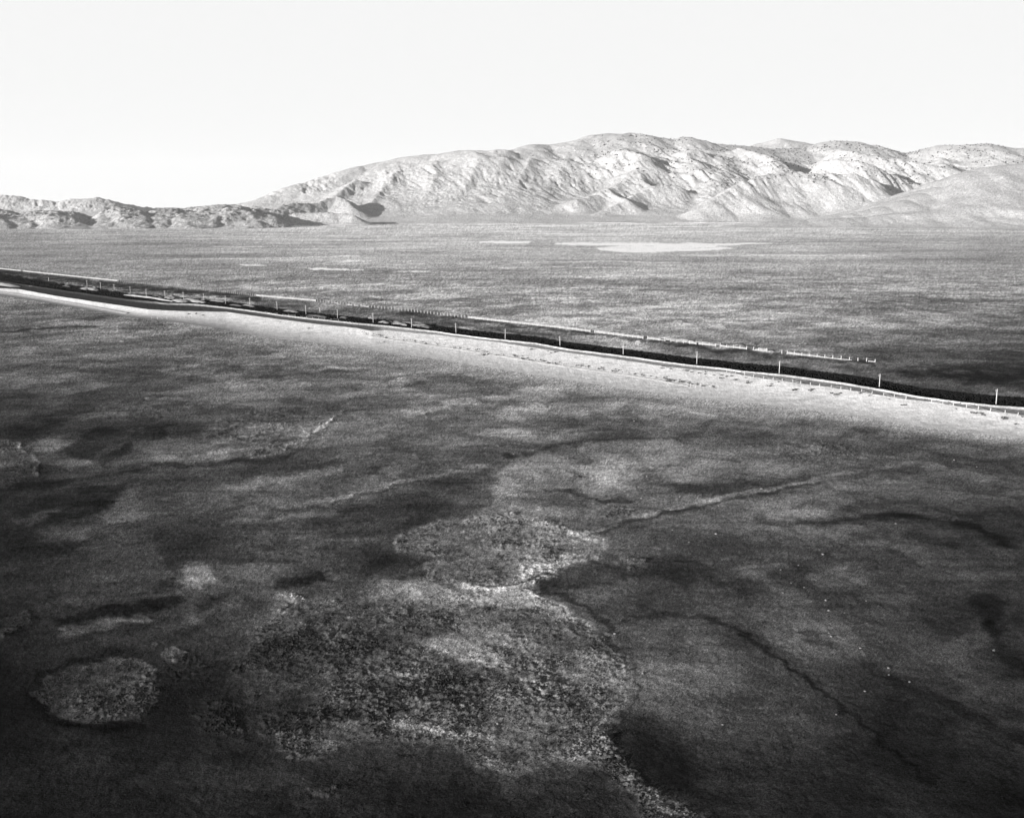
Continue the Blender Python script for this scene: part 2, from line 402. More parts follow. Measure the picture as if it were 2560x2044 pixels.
 ('P', w1(940,780,1100,745,1300,712,1480,690,1400,730,1180,775,1000,805), 9, 1.2, 0),
 ('P', w1(60,880,200,820,340,770,520,770,560,790,480,840,400,880,340,850,200,880,100,940), 10, .72, .1),
 ('P', w1(300,850,390,842,482,845,470,880,340,910,240,940,130,950,220,905), 8, .55, 0),
 ('L', w1(60,940,180,900,320,880,400,870), 6, 1.3, 0),
 ('L', w1(930,945,1040,930,1150,925,1250,905,1400,890), 9, 1.38, 0),
 ('L', w1(1400,850,1560,800,1740,755,1900,715,2080,700), 5, 1.22, .2),
 ('L', w1(1420,858,1580,808,1760,763), 5, .80, 0),
 ('P', w1(1150,830,1300,760,1480,740,1420,820,1300,850), 16, .82, 0),
 ('L', w1(1200,285,1340,290,1500,285), 5, 1.25, 0),
 ('P', w1(1330,275,1400,265,1430,280,1380,290), 6, 1.25, 0),
 ('L', w1(1100,330,1230,312,1400,305,1540,290), 5, .78, 0),
 ('L', w1(800,330,950,290,1040,275), 5, .8, 0),
 ('P', w1(0,690,0,600,60,590,130,640,180,720,100,780,0,790), 10, 1.30, .5),
 ('L', w1(0,595,60,610,130,650,180,700,150,730), 5, 1.3, .5),
 ('P', w1(140,590,260,580,300,600,270,640,150,630), 8, 1.35, 0),
 ('P', w1(220,690,330,665,390,690,300,720), 7, 1.35, .1),
 ('P', w1(0,800,140,770,300,750,560,700,660,720,420,750,200,800), 9, .66, 0),
 ('L', w1(100,195,200,198,330,192), 6, 1.2, 0),
 ('P', w1(440,110,640,105,640,130,480,140), 8, 1.15, 0),
 ('P', w1(1700,400,1900,380,2100,400,2000,440,1750,440), 14, 1.15, 0),
 ('L', w1(1640,360,1800,340,1990,340,2150,360), 6, .84, 0),
 ('L', w1(1680,470,1750,460,1800,480), 4, 1.3, 0),
 ('P', w1(0,960,120,960,180,1010,120,1050,0,1060), 16, .75, 0),
 ('P', w1(0,1060,140,1000,300,1010,420,1060,300,1095,0,1095), 18, .70, 0),
 ('P', w1(640,960,760,950,900,1000,820,1050,680,1060), 18, .85, 0),
 ('P', v(385,1195,415,1180,445,1195,448,1225,420,1240,390,1225), 10, 1.65, 0),
 ('P', v(676,1202,690,1196,705,1203,702,1216,684,1217), 5, 1.6, 0),
 ('P', v(670,1230,700,1225,712,1236,690,1242), 5, 1.3, .2),
 ('L', v(130,1330,200,1322,260,1302,310,1300), 11, 1.75, 0),
 ('L', v(80,1270,180,1262,300,1240,400,1225), 12, 1.25, 0),
 ('P', v(110,1300,250,1270,390,1252,400,1268,330,1285,220,1300,120,1318), 9, .50, 0),
 ('L', v(220,1350,320,1340,420,1300,500,1262), 18, 1.45, 0),
 ('P', v(0,1310,60,1280,80,1290,50,1320,0,1345), 8, 1.4, .9),
 ('P', v(360,1215,330,1225,300,1240,330,1250,380,1240), 8, .7, .5),
 ('P', v(400,1270,470,1250,560,1270,520,1310,450,1330,420,1300), 16, .62, .2),
 ('P', v(700,760,820,740,900,745,800,775,700,780), 12, 1.12, 0),
 ('P', v(700,840,860,830,1000,840,960,870,800,880), 20, 1.15, 0),
 ('P', v(900,880,1100,860,1300,900,1300,940,1100,930), 30, 1.05, 0),
 ('L', v(0,790,120,775,260,768,420,770), 5, 1.15, 0),
 ('L', v(0,697,60,693,130,688,200,684), 2.5, .55, 0),
 ('L', v(0,720,100,705,240,690,340,684), 5, .85, 0),
 ('P', v(150,671,190,667,230,671,190,676), 3, .6, 0),
 ('P', v(1100,905,1300,880,1500,905,1700,915,1600,935,1400,920,1250,930), 18, .85, 0),
 ('P', v(1150,880,1350,870,1340,885,1200,895), 10, .75, 0),
 ('P', v(1750,890,1900,895,2050,930,1950,950,1850,930), 16, .8, .3),
 ('P', v(1550,930,1750,920,1900,950,1850,985,1650,975), 20, .95, .5),
 # ground between embankment and far fence
 ('L', [(-200,662),(0,676),(300,712),(480,728),(640,742)], 9, .40, 0),
 ('L', [(640,752),(905,776),(1200,812),(1500,842),(1800,878),(2190,925),(2560,965)], 12, .72, 0),
 ('L', [(1000,778),(1170,796),(1400,822),(1610,846),(1800,872),(2000,893),(2190,909)], 5, .55, 0),
 ('L', [(900,790),(1100,806),(1300,826),(1380,838)], 5, .8, 0),
 ('P', [(1400,838),(1500,832),(1620,846),(1600,860),(1480,852)], 7, 1.35, 0),
 ('P', [(400,738),(480,733),(600,748),(640,756),(560,757),(440,748)], 6, 1.25, 0),
 ('P', [(690,745),(800,760),(900,775),(860,780),(740,765)], 6, 1.2, 0),
 ('P', [(2240,925),(2400,925),(2560,930),(2700,960),(2560,965),(2400,950),(2280,940)], 12, .55, 0),
 ('P', [(2150,900),(2300,905),(2560,900),(2800,930),(2560,960),(2300,935)], 24, .62, 0),
 ('L', [(1600,850),(1700,862),(1800,858),(1900,866)], 2, .6, 0),
 # washes beyond the far fence
 ('L', [(1430,825),(1500,818),(1560,804),(1700,800),(1900,862),(1960,861),(2060,863),(2120,876),(2200,880),(2560,878)], 1.8, .78, 0),
 ('L', [(1900,861),(1960,862),(2010,860)], 1.5, 1.35, 0),
 ('L', [(1620,810),(1740,792),(1900,772),(2020,764),(2100,778),(2190,770)], 2.0, .86, 0),
 ('L', [(2290,741),(2330,752),(2380,748),(2330,735),(2420,722),(2560,712)], 1.8, .8, 0),
 ('L', [(2200,770),(2330,756),(2560,752)], 4, .88, 0),
 ('L', [(2100,860),(2250,850),(2400,856),(2560,852)], 6, 1.2, 0),
 ('L', [(1300,800),(1400,795),(1560,800)], 3, 1.2, 0),
 ('P', [(1650,760),(1740,750),(1890,748),(1850,764),(1720,770)], 8, 1.25, 0),
 ('P', [(1290,745),(1400,742),(1500,752),(1400,758)], 6, 1.15, 0),
 # thin pale streaks on the far plain
 ('R', [(606,663),(659,663)], 1.1, 1.5, 0), ('R', [(778,674),(840,673),(908,674)], 1.8, 1.5, 0), ('R', [(861,653),(926,652)], 1.0, 1.4, 0),
 ('R', [(534,617),(659,617)], .8, 1.3, 0), ('R', [(1200,607),(1280,605),(1320,606)], 1.4, 1.5, 0), ('R', [(1033,679),(1122,679)], .9, 1.4, 0),
 ('R', [(300,652),(480,648),(713,645),(900,640)], 1.4, 1.22, 0), ('R', [(766,632),(1000,628),(1280,627)], 1.0, 1.2, 0), ('R', [(660,662),(900,659),(1060,661)], 1.4, 1.18, 0),
 ('R', [(640,708),(740,705),(843,692)], 1.6, 1.2, 0), ('R', [(930,760),(1000,750),(1110,735)], 1.5, 1.25, 0), ('R', [(700,722),(900,712),(1060,710)], 1.5, 1.2, 0),
 ('R', [(1300,656),(1500,653),(1700,657)], 1.4, 1.2, 0), ('R', [(1500,691),(1750,688),(2000,693)], 1.8, 1.18, 0), ('R', [(1050,722),(1250,717),(1500,722)], 2, 1.18, 0),
 ('R', [(1750,706),(2000,702),(2300,708)], 2, 1.15, 0), ('R', [(1250,670),(1400,668),(1520,670)], 1.2, 1.22, 0), ('R', [(1700,640),(1950,637),(2200,641)], 1.2, 1.18, 0),
 ('R', [(1130,745),(1300,738),(1420,744)], 2, .86, 0), ('R', [(1000,700),(1300,697),(1600,703)], 2, .88, 0), ('R', [(1600,725),(1900,722),(2300,732)], 2.5, .88, 0), ('R', [(0,640),(250,634),(500,640)], 2, .86, 0),
 ('R', [(100,604),(400,598),(800,597)], 1.2, 1.15, 0), ('R', [(1400,588),(1700,585),(2100,588)], 1.0, 1.15, 0), ('R', [(1900,600),(2150,597),(2400,602)], 1.2, .85, 0),
 # salt pans
 ('P', [(1389,611),(1500,609),(1700,607.5),(1935,608.5),(1860,612),(1760,615),(1600,615),(1480,614)], 2.2, 1.7, 0),
 ('P', [(1490,619),(1560,616),(1660,615),(1780,616),(1838,620),(1800,625),(1720,628),(1640,631),(1560,630),(1500,625)], 3.0, 1.65, 0),
 ('R', [(1440,617),(1560,621),(1700,622),(1800,619)], 1.2, .82, 0),
 ('P', [(1380,609),(1460,607),(1500,610),(1420,613)], .8, 1.7, 0),
 ('P', [(1200,604),(1250,602),(1330,603),(1310,607),(1240,608)], .8, 1.75, 0),
 ('P', [(770,672),(830,670),(880,671),(850,675),(790,675)], .8, 1.75, 0),
 ('P', [(975,677),(1060,676),(1090,679),(1000,680)], 1.2, 1.35, 0),
 ('P', [(590,662),(640,660),(680,663),(620,665)], 1.2, 1.35, 0),
 ('P', [(820,652),(900,650),(920,655),(850,657)], 2, 1.2, 0),
 ('P', [(660,568),(760,566),(840,570),(760,574)], 2, 1.15, 0),
]
def soil(X, Y):
    """tone (picture value) and roughness of the valley floor at world X, Y"""
    cx, cy = image_px(X, Y)  # ground points projected through the camera to image pixels
    dep = np.clip((cy - 520) / 500, 0.08, 2.2)
    wx = (perlin(cx / 70, cy / 26, 3) * 16 + perlin(cx / 22, cy / 8, 4) * 7) * np.clip(dep, .12, 1)
    wy = (perlin(cx / 70, cy / 26, 5) * 8 + perlin(cx / 22, cy / 8, 6) * 3.5) * np.clip(dep, .12, 1)
    qx, qy = cx + wx, cy + wy
    fr = fbm(X / 9, Y / 10, 5, 401, .65); fr2 = fbm(X / 26, Y / 30, 5, 411, .6)
    fl = sstep(1500, 3000, Y); fr = fr * (1 - fl) + fl * fbm(X / 70, Y / 260, 3, 421); fr2 = fr2 * (1 - fl) + fl * fbm(X / 200, Y / 700, 3, 431)
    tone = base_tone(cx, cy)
    rough = np.zeros_like(tone)
    for kind, pts, w, f, rg in PATCH:
        P = np.array(pts, float); m = w * 2.5 + 22
        sel = (qx > P[:, 0].min() - m) & (qx < P[:, 0].max() + m) & (qy > P[:, 1].min() - m) & (qy < P[:, 1].max() + m)
        if not sel.any(): continue
        sx, sy = qx[sel], qy[sel]
        # soil bands are foreshortened: measure across the depth direction with more weight
        if kind == 'P':
            d, _ = pl_dist(sx, sy * 1.6, [(a, b * 1.6) for a, b in pts], True)
            ins = inside(sx, sy, pts); d = np.where(ins, d, -d) + fr[sel] * w * 1.4
            k = sstep(-w * 1.1, w * 1.3, d)
            if w > 11 and f < 1: k = k * np.clip(.78 + 1.3 * fr2[sel], .1, 1)
        else:
            d, _ = pl_dist(sx, sy, pts); d = d + fr[sel] * w * .9; k = (1 - sstep(w * .2, w * 1.35, d)) * np.clip(.98 + .9 * fr2[sel], .4, 1.15) if kind == 'L' else 1 - sstep(w * .3, w * 1.3, np.abs(d))
        tone[sel] *= 1 + (f - 1) * k
        if rg: rough[sel] = np.clip(rough[sel] + rg * sstep(.1, .9, k), 0, 1)
    # natural mottling, elongated along the old flow direction
    a = X * 0.92 + Y * 0.39; c = -X * 0.39 + Y * 0.92
    near = sstep(1500, 350, Y)
    mot = fbm(a / 60, c / 50, 5, 11, .55) * .34 * (0.35 + .65 * near) + fbm(X / 420, Y / 260, 5, 21, .55) * .30
    streak = (fbm(X / 600, Y / 130, 6, 33, .62) * .22 + fbm(X / 160, Y / 260, 4, 39, .6) * .08) * sstep(700, 1500, Y)
    tone = tone * (1 + mot * (1 - .3 * rough) + streak)
    nr = sstep(2200, 900, Y)
    def pools(sg, sd):
        mA = X * .9 + Y * sg; mC = Y * .9 - X * sg; wq = fbm(X / 45, Y / 60, 4, sd) * 34
        p1 = fbm((mA + wq) / 62, (mC + wq) / 58, 6, sd + 3, .58); p2 = fbm((mA - wq) / 24, (mC + wq * .5) / 21, 5, sd + 7, .58)
        vn = ridged((mA + wq) / 70, (mC - wq) / 48, 4, sd + 9, .55)
        return .145 * (2 * sstep(-.16, .18, p1) - 1) + .095 * (2 * sstep(-.16, .2, p2) - 1) + .10 * sstep(.82, .99, vn) - .10 * sstep(.84, .99, 1 - np.abs(p1) * 2.2)
    wgt = sstep(-.1, .45, X / np.maximum(Y, 50) + .15 * perlin(X / 200, Y / 200, 77))
    tone = tone * (1 + nr * (pools(.42, 500) * (1 - wgt) + pools(-.42, 600) * wgt))
    clot = fbm(X / 7.5, Y / 8, 4, 35, .6); knot = fbm(X / 2.4, Y / 2.6, 3, 37, .6)
    tone = tone * (1 + rough * (.26 * clot + .40 * knot) * near + (1 - rough) * .16 * knot * sstep(600, 200, Y))
    fine = ridged(X / 9 + .6 * perlin(X / 6, Y / 6, 91), Y / 8, 4, 93, .6); tone = tone * (1 + (.22 * (fine - .62) * rough_gate(X, Y) + .10 * (ridged(X / 3.2, Y / 3.4, 3, 97) - .6)) * sstep(1400, 500, Y))
    wispy = ridged(X / 35 + perlin(X / 50, Y / 50, 44), Y / 17, 4, 43)
    tone *= 1 - .16 * sstep(.62, .95, wispy) * near
    # bright sand fading out below the embankment
    t = ly(LT, cx); n = ly(LN, cx); c_ = ly(LC, cx)
    fall = np.clip((cy - t) / 42.0, 0, 1) + fbm(X / 18, Y / 14, 4, 51) * .22
    br = (1 - sstep(-.1, 1, fall)) * (cy > c_ - 1) * sstep(380, 700, cx)
    tone = tone * (1 - br) + br * (.58 + .12 * sstep(700, 1400, cx))
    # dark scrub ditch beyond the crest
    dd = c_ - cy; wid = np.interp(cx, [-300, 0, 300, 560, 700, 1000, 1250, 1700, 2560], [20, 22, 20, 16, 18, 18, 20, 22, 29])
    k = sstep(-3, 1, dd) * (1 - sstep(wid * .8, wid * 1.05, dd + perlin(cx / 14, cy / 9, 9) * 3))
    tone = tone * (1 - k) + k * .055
    # far left: wide dark flat between the levee and the scrub
    grain = np.random.default_rng(3).normal(0, 1, tone.shape)
    tone = tone * (1 + (.15 - .07 * sstep(900, 2500, Y)) * grain)
    rough = rough * np.clip(.75 + 1.6 * fr2, .12, 1.25)
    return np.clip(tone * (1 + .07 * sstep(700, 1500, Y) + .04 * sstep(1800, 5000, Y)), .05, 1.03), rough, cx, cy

def rough_gate(X, Y): return sstep(-.1, .25, fbm(X / 40, Y / 45, 4, 85))
def relief(X, Y, rough):
    fade = sstep(1200, 250, Y)
    hum = ridged(X / 3.4 + perlin(X / 5, Y / 5, 60), Y / 3.2, 3, 61) - .5
    lump = np.maximum(fbm(X / 1.3, Y / 1.35, 3, 71), -.12)
    big = np.maximum(fbm(X / 8, Y / 8, 4, 66), -.2)
    z = rough * ((.24 + .5 * np.clip(big + .2, 0, 1)) * lump + .20 * hum + .50 * big) * np.clip(fade + .3, 0, 1)
    z = z + .12 * rough
    z = z + (1 - rough * .6) * (.10 * fbm(X / 1.3, Y / 1.4, 3, 81) + .07 * rough_gate(X, Y) * fbm(X / 2.6, Y / 2.2, 3, 82) + .16 * fbm(X / 14, Y / 9, 3, 83)) * fade
    z = z + .5 * fbm(X / 90, Y / 70, 3, 91) * sstep(200, 500, Y) * sstep(5000, 900, Y) * .6
    # gentle rise to the foot of the hills
    z = z + 46 * sstep(3200, 9000, Y) ** 1.3
    return z

def fan_u():
    core = np.linspace(-.70, .70, 1500)
    out = .70 + np.cumsum(np.geomspace(.004, .9, 26))
    return np.concatenate([-out[::-1], core, out])
U = fan_u()
rows = []
py = 2130.0
while py > 528:
    b = (1022 - py) / FPX
    rows.append((CP + b * SPI) * (-CAM_H) / (-SPI + b * CP)); py -= 1.75 if py > 560 else .8
rows = np.array(sorted(set([-6000, -2500, -1000, -400, -150, -40, 20, 60, 90, 110, 125] + [r for r in rows if r < 15500] + [16000])))
UU, YY = np.meshgrid(U, rows)
XX = np.clip(UU * np.where(YY > 125, YY, 125 + (125 - YY) * .6), -17000, 17000)
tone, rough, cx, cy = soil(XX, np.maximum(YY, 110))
ZZ = relief(XX, YY, rough)
line_d = (ly(LC, cx) - cy)
flat_ = sstep(-150, -105, line_d) * sstep(70, 40, line_d) * (YY > 300)         # keep the ground low under the embankment
ZZ = ZZ * (1 - flat_) - .10 * flat_
under = (cy < ly(LT, cx) - 4) & (line_d < 1); ZZ = np.where(under, -.8, ZZ)
ZZ = ZZ - 1.2 * sstep(0, 2, line_d) * sstep(60, 30, line_d)
ZZ = ZZ * sstep(-100, 150, YY)
Vg = np.stack([XX, YY, ZZ], -1).reshape(-1, 3)
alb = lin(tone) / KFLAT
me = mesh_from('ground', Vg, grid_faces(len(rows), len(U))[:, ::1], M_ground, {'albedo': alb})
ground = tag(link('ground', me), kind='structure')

# ------------------------------------------------------------------ embankment
xs = np.concatenate([np.arange(-380, 2960, 1.5)])
yT, yN, yC = ly(LT, xs), ly(LN, xs), ly(LC, xs)
zN, zC = 3.3, 4.1
wob = perlin(xs / 9, xs * 0, 5) * .5 + perlin(xs / 31, xs * 0, 6) * 1.0
pT = np.stack(place(xs, yT + 2, 0.0), -1)
pN = np.stack(place(xs, yN + wob * .4, zN), -1)
pC = np.stack(place(xs, yC + wob * .4, zC), -1)
pF = pC + (pN - pC) * .22
pX = pC + PERP * 7.5
cols = []; tn = []
def lerp(a, b, t): return a * (1 - t) + b * t
def put(p, z, tone): cols.append(np.column_stack([p, np.broadcast_to(z, (len(xs),))])); tn.append(np.broadcast_to(tone, (len(xs),)).astype(float))
slope_tone = np.interp(xs, [-300, 0, 400, 700, 1200, 2000, 2560], [.66, .78, .79, .81, .82, .80, .77])
foot_tone = np.interp(xs, [-300, 0, 400, 700, 1200, 2000, 2560], [.36, .40, .44, .62, .72, .71, .66])
road_tone = np.interp(xs, [-300, 0, 400, 700, 930, 960, 1100, 1400, 2000, 2560], [.22, .20, .22, .34, .36, .60, .60, .56, .50, .48])
lip_tone = np.interp(xs, [-300, 0, 300, 420, 480, 624, 950, 1200, 2000, 2560], [.25, .25, .3, .6, .74, .74, .74, .76, .75, .72])
put(lerp(pT, pN, -.22), -.28, foot_tone * .95)
for t in np.linspace(0, 1, 44):
    put(lerp(pT, pN, t), zN * (t ** 1.5) * 1.0, lerp(foot_tone, slope_tone, min(1, t * 1.4)))
for t in np.linspace(.08, 1, 7):
    put(lerp(pN, pF, t), zN + .05 * math.sin(t * 9), road_tone)
put(lerp(pF, pC, .3), zN + .08, lip_tone * .92)
put(lerp(pF, pC, .8), zC - .1, lip_tone)
put(pC, zC, lip_tone * .95)
put(pC + PERP * .5, zC - .1, lip_tone * .9)
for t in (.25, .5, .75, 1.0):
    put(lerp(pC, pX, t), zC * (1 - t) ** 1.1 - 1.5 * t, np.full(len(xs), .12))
E = np.stack(cols, 1)          # stations x profile x 3
Tn = np.stack(tn, 1)
EX, EY = E[..., 0], E[..., 1]
nz = .18 * fbm(EX / 5, EY / 4, 4, 101) + .10 * fbm(EX / 1.6, EY / 1.3, 3, 102)
env = np.ones(E.shape[1]); env[:2] = 0; env[-1] = .3
Tn = Tn * (1 + .04 * np.random.default_rng(9).normal(0, 1, Tn.shape))
E[..., 2] += nz * env * sstep(1700, 500, EY)
# darker scars and tufts on the sand
Tn = Tn * (1 - .10 * sstep(.15, .6, fbm(EX / 30, EY / 14, 4, 111)))
track = ridged(EX / 60, EY / 5, 3, 113)
Tn[:, 45:53] *= 1 - .22 * sstep(.75, .95, track[:, 45:53])
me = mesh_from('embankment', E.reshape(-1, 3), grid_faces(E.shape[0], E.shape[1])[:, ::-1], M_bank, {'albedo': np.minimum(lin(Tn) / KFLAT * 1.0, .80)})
bank = tag(link('embankment', me), kind='structure')
def bank_z(px, py):
    """height of the slope where the photo shows it (between toe and crest)"""
    t, n, c = float(ly(LT, px)), float(ly(LN, px)), float(ly(LC, px))
    if py >= t: return 0.0
    if py >= n: return zN * ((t - py) / (t - n)) ** 1.5
    if py >= c: return zN
    return 0.0
def on(px, py):
    z = bank_z(px, py); X, Y = place(px, py, z); return float(X), float(Y), z

# low side levee, traced along its foot
def levee(name, pts, h, w, tonev, step=3.0):
    P = np.array(pts, float); xs_ = np.arange(P[0, 0], P[-1, 0], step); ys_ = np.interp(xs_, P[:, 0], P[:, 1])
    base = np.array([on(x, y) for x, y in zip(xs_, ys_)])
    prof = [(-1.0, -.5), (-.75, .1), (-.45, .55), (-.12, .95), (.1, 1), (.4, .55), (.75, .05), (1.0, -.5)]
    C_ = []
    for s, k in prof:
        n1 = fbm(xs_ / 5, xs_ * 0 + s, 3, 7) * .35
        q = base.copy(); q[:, :2] += PERP * s * w * (1 + n1[:, None] * .5); q[:, 2] = base[:, 2] + h * k * (1 + (n1 if k > 0 else 0)); C_.append(q)
    E_ = np.stack(C_, 1)
    T_ = np.full(E_.shape[:2], tonev) * (1 + .12 * fbm(E_[..., 0] / 4, E_[..., 1] / 3, 3, 9))
    o = link(name, mesh_from(name, E_.reshape(-1, 3), grid_faces(*E_.shape[:2])[:, ::-1], M_bank, {'albedo': np.minimum(lin(T_) / KFLAT, .8)}))
    return tag(o, kind='structure')
levee('side_levee', [(-100,716),(0,729.5),(139,751.5),(232,767.5),(322,785)], 1.1, 3.0, .50)
levee('toe_levee', [(905,836.5),(993,852),(1132,872),(1248,890),(1400,915),(1489,928),(1582,941),(1651,952),(1689,960),(1724,966)], .5, 1.5, .60, 2.0)

# ------------------------------------------------------------------ hills
def PF(pts): return [place_far(px, py, D) for px, py, D in pts]
RID = [  # (points: photo x, photo y, distance), flank width per metre of height, crest rounding
 # main range crest
 ([(585,530,6900),(640,515,7000),(700,483,7300),(757,459,7500),(800,456,7600),(850,434,7700),(900,416,7800),(950,406,7900),(1010,393,7900),(1060,387,7800),(1100,385,7800),(1150,376,7700),(1200,376,7600),(1240,380,7500),(1265,378,7600),(1300,371,7800),(1330,361,7800),(1370,362,7900)], 3.3, 40),
 ([(1370,362,7900),(1450,350,7900),(1500,340,8000),(1545,337,8000),(1575,332,8100),(1610,337,8000),(1650,344,8000),(1690,350,8000),(1715,342,8000),(1740,348,8000)], 3.0, 40),
 ([(1740,348,8000),(1790,360,8000),(1862,365,8100),(1930,372,8200),(2000,372,8300),(2061,355,8400),(2087,352,8400),(2139,354,8400),(2152,362,8400),(2185,363,8400),(2220,373,8500),(2250,383,8500),(2292,380,8500),(2321,371,8300),(2350,363,8200),(2400,363,8100),(2467,359,8100),(2529,370,8100),(2620,372,8100),(2760,400,8000),(2900,440,7800)], 2.7, 40),
 # humps behind the crest
 ([(1440,352,9200),(1480,338,9200),(1520,333,9300),(1560,336,9300)], 3.0, 40),
 ([(1860,372,9000),(1900,358,9000),(1949,346,9000),(2000,354,9000),(2060,366,9000)], 3.0, 20),
 # spurs running down the face
 ([(1080,412,7300),(1090,440,7000),(1075,480,6700),(1050,520,6400)], 1.9, 10),
 ([(1200,404,7250),(1190,430,7050),(1165,470,6750),(1140,510,6450)], 1.7, 8),
 ([(1258,405,7250),(1240,445,7000),(1215,485,6700),(1190,525,6350)], 1.7, 8),
 ([(1325,400,7300),(1310,440,7050),(1285,480,6750),(1255,530,6350)], 1.7, 8),
 ([(1415,405,7300),(1390,440,7050),(1350,490,6650)], 2.1, 25),
 ([(890,450,7200),(860,470,7000),(840,489,6800)], 2.0, 10),
 ([(990,430,7250),(960,470,6900),(925,510,6500)], 2.0, 12),
 ([(1560,370,7400),(1585,390,7250),(1602,397,7150)], 1.9, 10),
 ([(1602,397,7150),(1590,430,6950),(1560,455,6750),(1500,480,6500),(1440,500,6300)], 2.2, 25),
 ([(1600,440,6850),(1610,455,6700),(1635,468,6600)], 1.6, 6),
 ([(1520,480,6550),(1548,492,6350),(1573,502,6250)], 1.6, 6),
 ([(1730,375,7400),(1715,392,7250),(1745,402,7100)], 2.1, 10),
 ([(1850,372,7600),(1900,385,7300),(1930,394,7200)], 1.8, 6),
 ([(1800,400,7300),(1820,430,7000),(1790,465,6700),(1770,490,6500)], 2.4, 30),
 ([(2060,400,6750),(2100,399,6700),(2150,404,6650),(2183,413,6650),(2210,425,6650),(2240,437,6650),(2275,455,6650),(2315,468,6600),(2350,490,6500)], 1.15, 6),
 ([(2100,372,7600),(2150,384,7300),(2230,394,7200),(2300,406,7100),(2360,420,7000),(2420,440,6900)], 1.75, 20),
 ([(1600,430,7050),(1640,430,7000),(1720,440,6950),(1800,450,6900)], 1.8, 25),
 ([(1600,376,7700),(1660,386,7600),(1720,396,7500),(1800,405,7400)], 1.9, 20),
 ([(1560,385,7300),(1590,394,7250),(1612,402,7200),(1632,415,7200),(1648,436,7150)], 1.5, 5),
 ([(1150,400,7300),(1185,384,7350),(1205,398,7300),(1222,416,7250),(1240,436,7200)], 1.5, 5),
 ([(1240,384,7450),(1268,382,7450),(1280,398,7400),(1292,420,7350)], 1.5, 5),
 ([(1240,470,6800),(1285,458,6900),(1300,474,6850),(1315,496,6800)], 1.5, 5),
 ([(2350,395,7600),(2380,430,7000)], 2.4, 25),
 ([(2460,385,7500),(2490,398,7200)], 2.0, 8),
 # foothill domes
 ([(1490,535,6050),(1540,512,6200),(1600,480,6500),(1654,462,6600),(1695,466,6600),(1720,478,6600),(1745,490,6580),(1765,503,6550)], 1.7, 12),
 ([(1780,500,6050),(1860,452,6300),(1930,434,6450),(2000,431,6500),(2080,430,6450),(2140,440,6400)], 1.9, 10),
 ([(2140,440,6400),(2192,455,6350),(2225,482,6330),(2250,506,6300)], 1.0, 6),
 # long gentle slope on the right
 ([(2050,548,5250),(2130,534,5300),(2210,517,5350),(2260,502,5400),(2310,483,5500),(2350,468,5550),(2400,449,5600),(2440,428,5650),(2480,416,5700),(2560,407,5750),(2700,390,5800),(2900,370,5900)], 2.9, 70),
 ([(1900,556,5000),(2100,545,5100),(2300,530,5150),(2500,512,5200),(2750,495,5250)], 4.6, 60),
 # low foothills left of the range
 ([(690,524,5900),(707,512,6000),(743,507,6100),(795,508,6200),(820,496,6300),(843,490,6350),(866,500,6250),(885,520,6050)], 2.0, 8),
 ([(740,532,5500),(800,532,5500),(860,534,5500),(884,540,5450)], 1.7, 5),
 # mesas
 ([(-260,520,5500),(-120,522,5500),(0,527,5450),(60,534,5500),(101,531,5450),(147,528,5400),(178,534,5600),(230,543,5700),(270,541,5600),(288,528,5450),(309,524,5400),(331,529,5600),(376,531,5600),(419,526,5450),(453,530,5450),(514,537,5600),(540,530,5650)], 1.61, 14),
 ([(460,527,5750),(471,523,5700),(496,518,5650),(540,517,5600),(566,516,5600),(597,519,5600),(637,525,5650),(678,522,5700),(720,524,5750)], 1.61, 14),
 ([(-40,532,5300),(-20,545,4950),(0,556,4750)], 1.61, 10),
 ([(20,535,5350),(50,548,5000),(70,560,4800)], 1.61, 10),
 ([(101,531,5400),(120,535,5150),(150,540,4950),(176,548,4820),(184,560,4700)], 1.61, 14),
 ([(309,524,5400),(325,530,5150),(334,540,4950),(342,552,4800)], 1.61, 12),
 ([(288,530,5400),(275,545,5000),(262,558,4800)], 1.61, 10),
 ([(453,530,5450),(468,536,5150),(478,545,4950),(486,556,4800)], 1.61, 12),
 ([(419,526,5450),(410,542,5050),(395,556,4850)], 1.61, 10),
 ([(566,516,5600),(590,522,5300),(602,531,5100),(612,545,4900)], 1.61, 14),
 ([(540,517,5600),(530,535,5150),(520,550,4900)], 1.61, 10),
 ([(637,528,5650),(650,538,5200),(668,548,5000)], 1.61, 10),
 # distant range, far left
 ([(-400,470,8900),(-250,480,8800),(-100,492,8700),(0,487,8600),(40,488,8600),(60,494,8600),(110,500,8500),(150,503,8500),(180,498,8500),(215,497,8500),(243,493,8500),(265,498,8500),(290,506,8600),(340,513,8700),(380,519,8900),(440,519,9100),(475,523,9200),(540,528,9200)], 3.2, 15),
]
